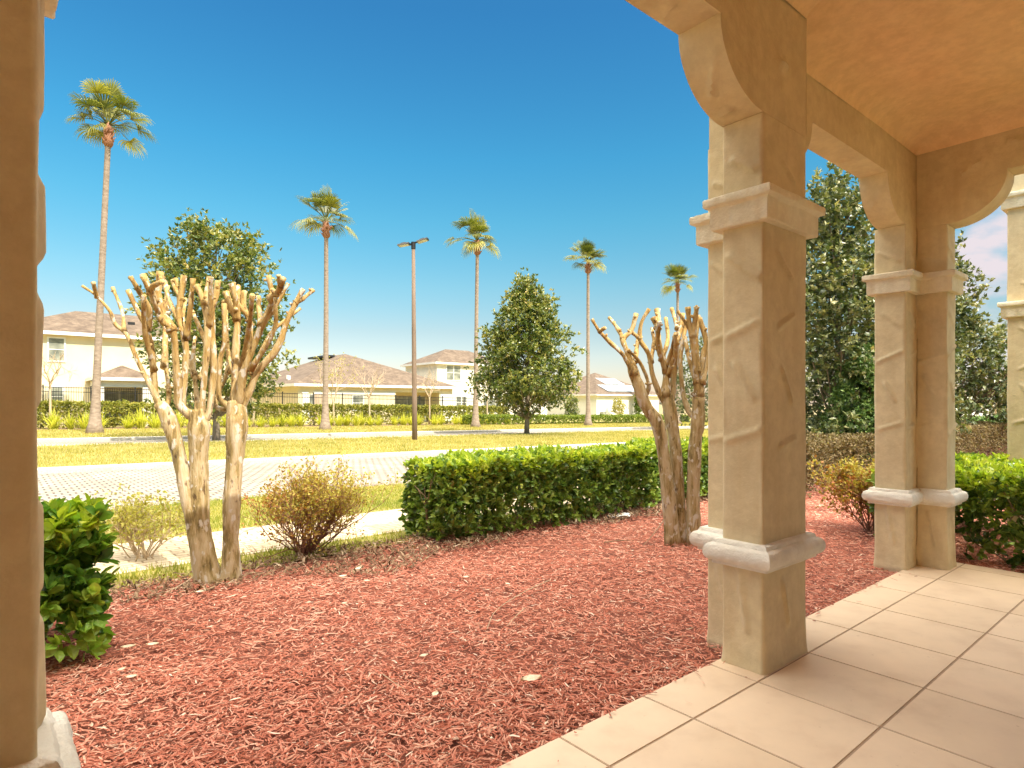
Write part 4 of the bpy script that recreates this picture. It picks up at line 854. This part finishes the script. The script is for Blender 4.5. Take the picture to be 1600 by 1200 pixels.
# ------------------------------------------------------------------ loose bits on the mulch
def leaf_bit(px, py, s, label, a):
    p = gp(px, py); root_ = MB(); t = np.linspace(0, 1, 5); w_ = np.sin(t*np.pi*.96+.06)*.28; z = .02+.12*(t-.5)**2
    V = np.concatenate([np.stack([t-.5, -w_, z+.10], -1), np.stack([t-.5, 0*t, z], -1), np.stack([t-.5, w_, z+.12], -1)])*s
    ca, sa = math.cos(a), math.sin(a); V = np.stack([V[:, 0]*ca-V[:, 1]*sa, V[:, 0]*sa+V[:, 1]*ca, V[:, 2]], -1)
    k = np.arange(4); root_.add(V, np.concatenate([np.stack([k, k+1, k+6, k+5], -1), np.stack([k+5, k+6, k+11, k+10], -1)])); o = root_.build('fallen_leaf', M['deadleaf']); o.location = (p[0], p[1], .012)
    return tag(o, label, 'leaf', 'bleached leaves fallen on the mulch')
for i, (px, py, s, a) in enumerate(((200, 1024, .08, .4), (238, 1020, .075, .2), (190, 1060, .055, 1.2), (205, 1072, .06, .3), (830, 1077, .12, .35), (535, 910, .08, .6), (560, 898, .09, 1.0), (573, 917, .06, .1), (728, 911, .06, 0), (793, 922, .06, 2.2), (680, 1100, .06, 1.3), (538, 953, .05, .5), (312, 935, .07, .2), (662, 1038, .06, .6))):
    leaf_bit(px, py, s, 'pale bleached dead leaf lying on the red mulch', a)
p = gp(968, 810); mb = MB(); t = np.linspace(0, 1, 7); w_ = np.array([-.11, -.04, .04, .11]); gx, gy = np.meshgrid(t*.30-.15, w_, indexing='ij')
mb.add(np.stack([gx+gy*.3, gy, .02+.012*np.sin(gx*22)+.02*np.abs(gy)], -1).reshape(-1, 3), [[i*4+j, i*4+4+j, i*4+5+j, i*4+1+j] for i in range(6) for j in range(3)])
o = mb.build('paper_sheet', M['paper']); o.location = p+[0, 0, .025]; tag(o, 'crumpled white paper litter lying on mulch near the long hedge', 'litter')
def stick(pxs, r, label, mat='paletwig'):
    P = smooth_path([gp(*q)*[1, 1, 0]+[0, 0, z] for q, z in pxs], 5); mb = MB(); mb.tube(P-P[0], np.linspace(r, r*.5, len(P)), 6, wob=.08); o = mb.build('fallen_twig', M[mat]); o.location = P[0]; tag(o, label, 'twig', 'twigs fallen on the mulch')
stick([((345, 880), .03), ((300, 915), .03), ((262, 935), .02), ((235, 940), .02)], .006, 'long thin twig lying beside the feet of the large crape myrtle')
stick([((860, 915), .015), ((815, 938), .02), ((775, 965), .015), ((761, 994), .012)], .004, 'long curved dry twig lying in the middle of the mulch')
stick([((820, 962), .02), ((805, 975), .015), ((793, 988), .01)], .004, 'short straight dry twig next to the long curved twig')
stick([((944, 855), .015), ((965, 854), .03), ((990, 852), .02)], .007, 'grey forked twig lying between paper litter and the large column', 'twig')
stick([((1040, 826), .10), ((1022, 845), .05), ((1005, 860), .015)], .007, 'leaning grey twig in front of the mottled crape myrtle', 'twig')
stick([((598, 1066), .01), ((612, 1080), .02), ((632, 1090), .01)], .003, 'short curved dry twig on the mulch towards the close-up column')

# ------------------------------------------------------------------ houses across the road
def frame_window(root, u0, u1, v, z0, z1, cols=1, sash=True):
    mb = MB(); w_ = .10
    for a, b, c, d in ((u0-w_, u0, z0-w_, z1+w_), (u1, u1+w_, z0-w_, z1+w_), (u0, u1, z1, z1+w_), (u0, u1, z0-w_, z0)): mb.uvbox(a, b, v-.07, v+.02, c, d)
    for c in range(1, cols): x = u0+(u1-u0)*c/cols; mb.uvbox(x-.05, x+.05, v-.066, v+.02, z0, z1)
    if sash:
        for c in range(cols): a = u0+(u1-u0)*c/cols+(.051 if c else 0); b = u0+(u1-u0)*(c+1)/cols-(.051 if c < cols-1 else 0); mb.uvbox(a, b, v-.062, v+.02, (z0+z1)/2-.03, (z0+z1)/2+.03)
    f = mb.build('window', M['fascia'], root); mb = MB(); mb.uvbox(u0, u1, v-.03, v-.02, z0, z1); mb.build('pane', M['glass'], f)
def hip(root, u0, u1, v0, v1, z, hgt, over=.45, along='v', name='roof', fas=.2):
    a, b, c, d = u0-over, u1+over, v0-over, v1+over; hw = min(b-a, d-c)/2; mb = MB()
    if along == 'v': r = [((a+b)/2, c+hw), ((a+b)/2, d-hw)]
    else: r = [(a+hw, (c+d)/2), (b-hw, (c+d)/2)]
    V = [W(a, c, z), W(b, c, z), W(b, d, z), W(a, d, z), W(*r[0], z+hgt), W(*r[1], z+hgt)]; V = np.array(V)
    if along == 'v': q, t = [[1, 2, 5, 4], [3, 0, 4, 5]], [[0, 1, 4], [2, 3, 5]]
    else: q, t = [[0, 1, 5, 4], [2, 3, 4, 5]], [[1, 2, 5], [3, 0, 4]]
    mb.add(V, q+[[3, 2, 1, 0]], t); rf = mb.build(name, M['shingle'], root)
    mb = MB(); t_ = .05
    for x0, x1, y0, y1 in ((a, b, c-t_, c), (a, b, d, d+t_), (a-t_, a, c-t_, d+t_), (b, b+t_, c-t_, d+t_)): mb.uvbox(x0, x1, y0, y1, z-fas, z+.03)
    mb.build('fascia', M['fascia'], rf)
    mb = MB(); mb.uvbox(a, b, c, d, z-.05, z-.02); mb.build('soffit', M['wallwhite'], rf); return rf
def zwall(mb, u0, u1, v0, v1, z0, z1): mb.uvbox(u0, u1, v0, v1, z0, z1)
# cream two-storey house
h1 = empty('two_storey_house', W(7, 56, 0), 'cream two-storey house with hipped brown roof behind the tallest palm', 'house', 'houses across the road')
mb = MB(); mb.uvbox(.2, 14.6, 52, 61, -.3, 6.15); mb.build('wall', M['wallcream'], h1); hip(h1, .2, 14.6, 52, 61, 6.32, 2.1, .5, 'u')
frame_window(h1, 2.85, 3.68, 52, 4.4, 5.9); frame_window(h1, 1.55, 2.38, 52, 4.4, 5.9); frame_window(h1, 2.9, 3.6, 52, 1.3, 2.6)
mb = MB(); mb.uvbox(7.3, 7.75, 51.2, 51.24, 7.1, 7.3); rg = mb.build('roof_vent', M['black'], h1); rg.location = rg.location
mb = MB()
for a in (5.5, 8.25): mb.uvbox(a-.35, a+.15, 49.1, 49.5, -.2, 3.0)
mb.uvbox(5.3, 8.6, 49.1, 49.5, 2.6, 3.02); mb.uvbox(5.16, 5.4, 49.51, 51.98, -.2, 3.02); mb.uvbox(8.2, 8.4, 49.51, 51.98, -.2, 3.02); mb.build('lanai', M['wallwhite'], h1)
hip(h1, 5.3, 8.5, 49.1, 54, 3.2, .95, .35, 'v', 'lanai_roof', .18)
mb = MB(); mb.uvbox(5.7, 8.1, 51.93, 51.99, .0, 2.45); f = mb.build('sliding_door', M['fascia'], h1); mb = MB(); mb.uvbox(5.78, 6.85, 51.90, 51.92, .1, 2.38); mb.uvbox(6.95, 8.02, 51.90, 51.92, .1, 2.38); mb.build('pane', M['glass'], f)
# wide single-storey house
h2 = empty('single_storey_house', W(27, 59, 0), 'wide cream single-storey house with one big brown hip roof', 'house', 'houses across the road')
mb = MB(); z2 = 3.05; mb.uvbox(19.9, 29.3, 52, 54.5, -.5, z2); mb.uvbox(29.3, 34.2, 54.2, 54.5, -.5, z2); mb.uvbox(34.2, 35.8, 52, 54.5, -.5, z2); mb.uvbox(29.3, 34.2, 52, 52.4, 2.55, z2); mb.uvbox(19.9, 35.8, 54.51, 72, -.5, z2); mb.build('wall', M['wallcream'], h2)
hip(h2, 19.9, 35.8, 52, 72, 3.15, 3.45, .5, 'v')
for q_ in ((20.2, 20.75, 51.9, 51.99, -.4, 2.45), (21.2, 29.2, 51.94, 51.99, 2.3, 2.55), (34.3, 35.7, 51.93, 51.99, -.4, 2.4)): mb = MB(); mb.uvbox(*q_); mb.build('trim', M['fascia'], h2)
mb = MB(); mb.uvbox(21.3, 22.5, 51.88, 51.99, -.4, 2.28); mb.build('stone_panel', M['stone'], h2)
frame_window(h2, 24.9, 25.9, 52, .9, 2.15); frame_window(h2, 20.86, 21.18, 52, .3, 2.2, 1, False)
mb = MB(); mb.uvbox(29.6, 33.9, 54.1, 54.19, -.4, 2.2); f = mb.build('sliding_door', M['fascia'], h2); mb = MB(); mb.uvbox(29.7, 31.7, 54.07, 54.09, -.3, 2.12); mb.uvbox(31.8, 33.8, 54.07, 54.09, -.3, 2.12); mb.build('pane', M['glass'], f)
def rv(root, u_, v_, z_, s=.12):
    mb = MB(); P = W(u_, v_, z_); mb.tube([P-[0, 0, .3], P, P+[0, 0, .25]], [s, s, s], 8); mb.build('roof_vent', M['fascia'], root)
rv(h2, 20.6, 56.0, 3.75); rv(h2, 20.9, 57.2, 3.85)
mb = MB(); mb.uvbox(26.3, 27.2, 61, 66, 6.3, 6.5); mb.build('ridge_vent', M['black'], h2)
# white two-storey house
h3 = empty('two_storey_house', W(44, 64, 0), 'white two-storey house with four-pane window behind the bare young trees', 'house', 'houses across the road')
mb = MB(); mb.uvbox(39.4, 50, 60.4, 67.5, -.7, 6.1); mb.uvbox(50.01, 58, 61.5, 68, -.7, 2.9); mb.build('wall', M['wallwhite'], h3); hip(h3, 39.4, 50, 60.4, 67.5, 6.25, 1.95, .45, 'u')
frame_window(h3, 40.75, 42.7, 60.4, 4.25, 5.95, 2); frame_window(h3, 42.1, 43.6, 60.4, .9, 2.3, 2)
hip(h3, 50.3, 58, 61.5, 68, 3.0, 1.3, .4, 'u', 'porch_roof')
mb = MB(); mb.uvbox(46.2, 48.9, 60.33, 60.39, .2, 2.3); f = mb.build('sliding_door', M['fascia'], h3); mb = MB(); mb.uvbox(46.3, 47.1, 60.31, 60.325, .3, 2.2); mb.uvbox(47.2, 47.95, 60.31, 60.325, .3, 2.2); mb.uvbox(48.05, 48.8, 60.31, 60.325, .3, 2.2); mb.build('pane', M['glass'], f)
mb = MB(); mb.uvbox(47, 48.6, 61.9, 62.1, 7.2, 7.35); mb.build('ridge_vent', M['black'], h3)
# house with solar panels
h4 = empty('single_storey_house', W(84, 76, 0), 'pale single-storey house with rows of solar panels on its roof', 'house', 'houses across the road')
mb = MB(); mb.uvbox(75.4, 92, 68.2, 84, -1, 2.75); mb.build('wall', M['wallwhite'], h4); rf = hip(h4, 75.4, 92, 68.2, 84, 2.95, 4.1, .6, 'v')
ar = math.atan2(4.1, 8.9); 
for k, (s0, s1, ua, ub) in enumerate(((.42, .70, 80.2, 90.0), (.10, .38, 78.6, 91.5))):
    n = int((ub-ua)/1.05)
    for i in range(n):
        x = ua+i*1.05; f = lambda t, lift: (67.6+8.9*t, 2.95+4.1*t+lift)
        if abs(x+.5-83.7) > 8.9*(1-s1)+.2: continue
        v0_, z0_ = f(s0, .12); v1_, z1_ = f(s1, .12); mb = MB(); c = W([x, x+1, x+1, x]*2, [v0_, v0_, v1_, v1_]*2, [z0_, z0_, z1_, z1_, z0_+.05, z0_+.05, z1_+.05, z1_+.05]); mb.hexa(c); mb.build('solar_panel', M['solar'], h4)
frame_window(h4, 79.5, 81, 68.2, .2, 1.9, 2); frame_window(h4, 87, 88.5, 68.2, .2, 1.9, 2)
mb = MB(); mb.uvbox(76.2, 77.0, 67.5, 68.1, -1, .1); mb.build('air_conditioner', M['glass'], h4)
rv(h4, 78.5, 75, 5.6, .15)
# small far house past the hedges
h5 = empty('far_house', (0, 0, 0), 'small pale house glimpsed far off between the dark evergreen and the entry pillar', 'house', 'houses across the road')
c = at(1530, 660, 62); cu, cv = UV(c[0], c[1]); h5.location = (c[0], c[1], -.8)
mb = MB(); mb.uvbox(cu-6, cu+7, cv, cv+9, -.8, 1.9); mb.build('wall', M['wallwhite'], h5); hip(h5, cu-6, cu+7, cv, cv+9, 2.05, 2.2, .5, 'u'); frame_window(h5, cu-1.5, cu-.3, cv, .1, 1.5, 2); frame_window(h5, cu+1.2, cu+2.4, cv, .1, 1.5, 2)

# ------------------------------------------------------------------ sky, sun, camera
SUN_EL, SUN_AZ = 46.0, math.atan2(.72, -.69)        # azimuth measured from +Y towards +X
sd = np.array([math.sin(SUN_AZ)*math.cos(R(SUN_EL)), math.cos(SUN_AZ)*math.cos(R(SUN_EL)), math.sin(R(SUN_EL))])
L = bpy.data.lights.new('sun', 'SUN'); L.energy = 2.0; L.angle = R(.5); L.color = (1, .93, .80)
o = bpy.data.objects.new('sun', L); COL.objects.link(o); o.rotation_euler = Vector(sd).to_track_quat('Z', 'Y').to_euler()
w = bpy.data.worlds.new('World'); SC.world = w; w.use_nodes = True; nt = w.node_tree; N, Lk = nt.nodes, nt.links
bg = N['Background']; bg.inputs[1].default_value = .15
sk = N.new('ShaderNodeTexSky'); sk.sky_type = 'NISHITA'; sk.sun_disc = False; sk.sun_elevation = R(SUN_EL); sk.sun_rotation = SUN_AZ; sk.air_density = 1.0; sk.dust_density = .6; sk.ozone_density = 1.0
hs = N.new('ShaderNodeHueSaturation'); hs.inputs['Saturation'].default_value = 1.36; Lk.new(sk.outputs[0], hs.inputs['Color'])
tc0 = N.new('ShaderNodeTexCoord'); sz = N.new('ShaderNodeSeparateXYZ'); Lk.new(tc0.outputs['Generated'], sz.inputs[0])
k_ = 2**(1.15-1.8); q_ = lambda r, g, b: (r*.84*k_, g*.88*k_, b*.80*k_)
zr = ramp(N, [(0.0, q_(.62, .49, .60)), (.06, q_(.62, .495, .53)), (.114, q_(.62, .507, .481)), (.184, q_(.586, .617, .545)), (.279, q_(.472, .715, .63)), (.367, q_(.40, .74, .695)), (.535, q_(.41, .676, .717)), (.75, q_(.6, .75, .75))])
Lk.new(sz.outputs[2], zr.inputs[0])
tint = mix(N, Lk, 1.0, hs.outputs[0], zr.outputs[0], 'MULTIPLY')
tc = N.new('ShaderNodeTexCoord'); cd = Vector((.768, 1, .19)).normalized()
dt = N.new('ShaderNodeVectorMath'); dt.operation = 'DOT_PRODUCT'; dt.inputs[1].default_value = cd; Lk.new(tc.outputs['Generated'], dt.inputs[0])
mr = N.new('ShaderNodeMapRange'); mr.interpolation_type = 'SMOOTHSTEP'; mr.inputs[1].default_value = .985; mr.inputs[2].default_value = .9985; Lk.new(dt.outputs['Value'], mr.inputs[0])
mp = N.new('ShaderNodeMapping'); mp.inputs['Scale'].default_value = (1, 1, 2.2); Lk.new(tc.outputs['Generated'], mp.inputs[0])
cn = noise(N, Lk, mp, 11, 5, .5); cr = ramp(N, [(.40, (0, 0, 0)), (.60, (1, 1, 1))]); Lk.new(cn.outputs[0], cr.inputs[0])
mm = N.new('ShaderNodeMath'); mm.operation = 'MULTIPLY'; Lk.new(cr.outputs[0], mm.inputs[0]); Lk.new(mr.outputs[0], mm.inputs[1])
c1 = mix(N, Lk, mm.outputs[0], tint, (1.62, 1.47, 1.55))
# bright broken cloud added high overhead, out of view, to fill the shade
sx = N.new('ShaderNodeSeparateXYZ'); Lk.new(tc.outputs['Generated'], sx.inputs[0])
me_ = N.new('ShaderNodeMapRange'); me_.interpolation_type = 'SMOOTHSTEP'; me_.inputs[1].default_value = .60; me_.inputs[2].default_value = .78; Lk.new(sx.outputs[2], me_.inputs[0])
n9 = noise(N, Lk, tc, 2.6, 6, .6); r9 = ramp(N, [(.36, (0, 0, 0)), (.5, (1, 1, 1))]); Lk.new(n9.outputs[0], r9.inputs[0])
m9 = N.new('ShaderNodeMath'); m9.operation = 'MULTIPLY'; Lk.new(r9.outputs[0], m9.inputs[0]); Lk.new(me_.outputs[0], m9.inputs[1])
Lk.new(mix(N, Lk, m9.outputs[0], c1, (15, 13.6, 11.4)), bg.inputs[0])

cam = bpy.data.cameras.new('camera'); co = bpy.data.objects.new('camera', cam); COL.objects.link(co); SC.camera = co
co.location = (0, 0, H); co.rotation_euler = (R(90), 0, 0); cam.sensor_width = 36; cam.lens = 36*F/1600; cam.shift_y = 30/1600; cam.clip_start = .05; cam.clip_end = 3000
SC.view_settings.view_transform = 'Standard'; SC.view_settings.look = 'None'; SC.view_settings.exposure = 1.8; SC.view_settings.gamma = 1
SC.cycles.max_bounces = 10; SC.cycles.diffuse_bounces = 6; SC.cycles.use_denoising = True
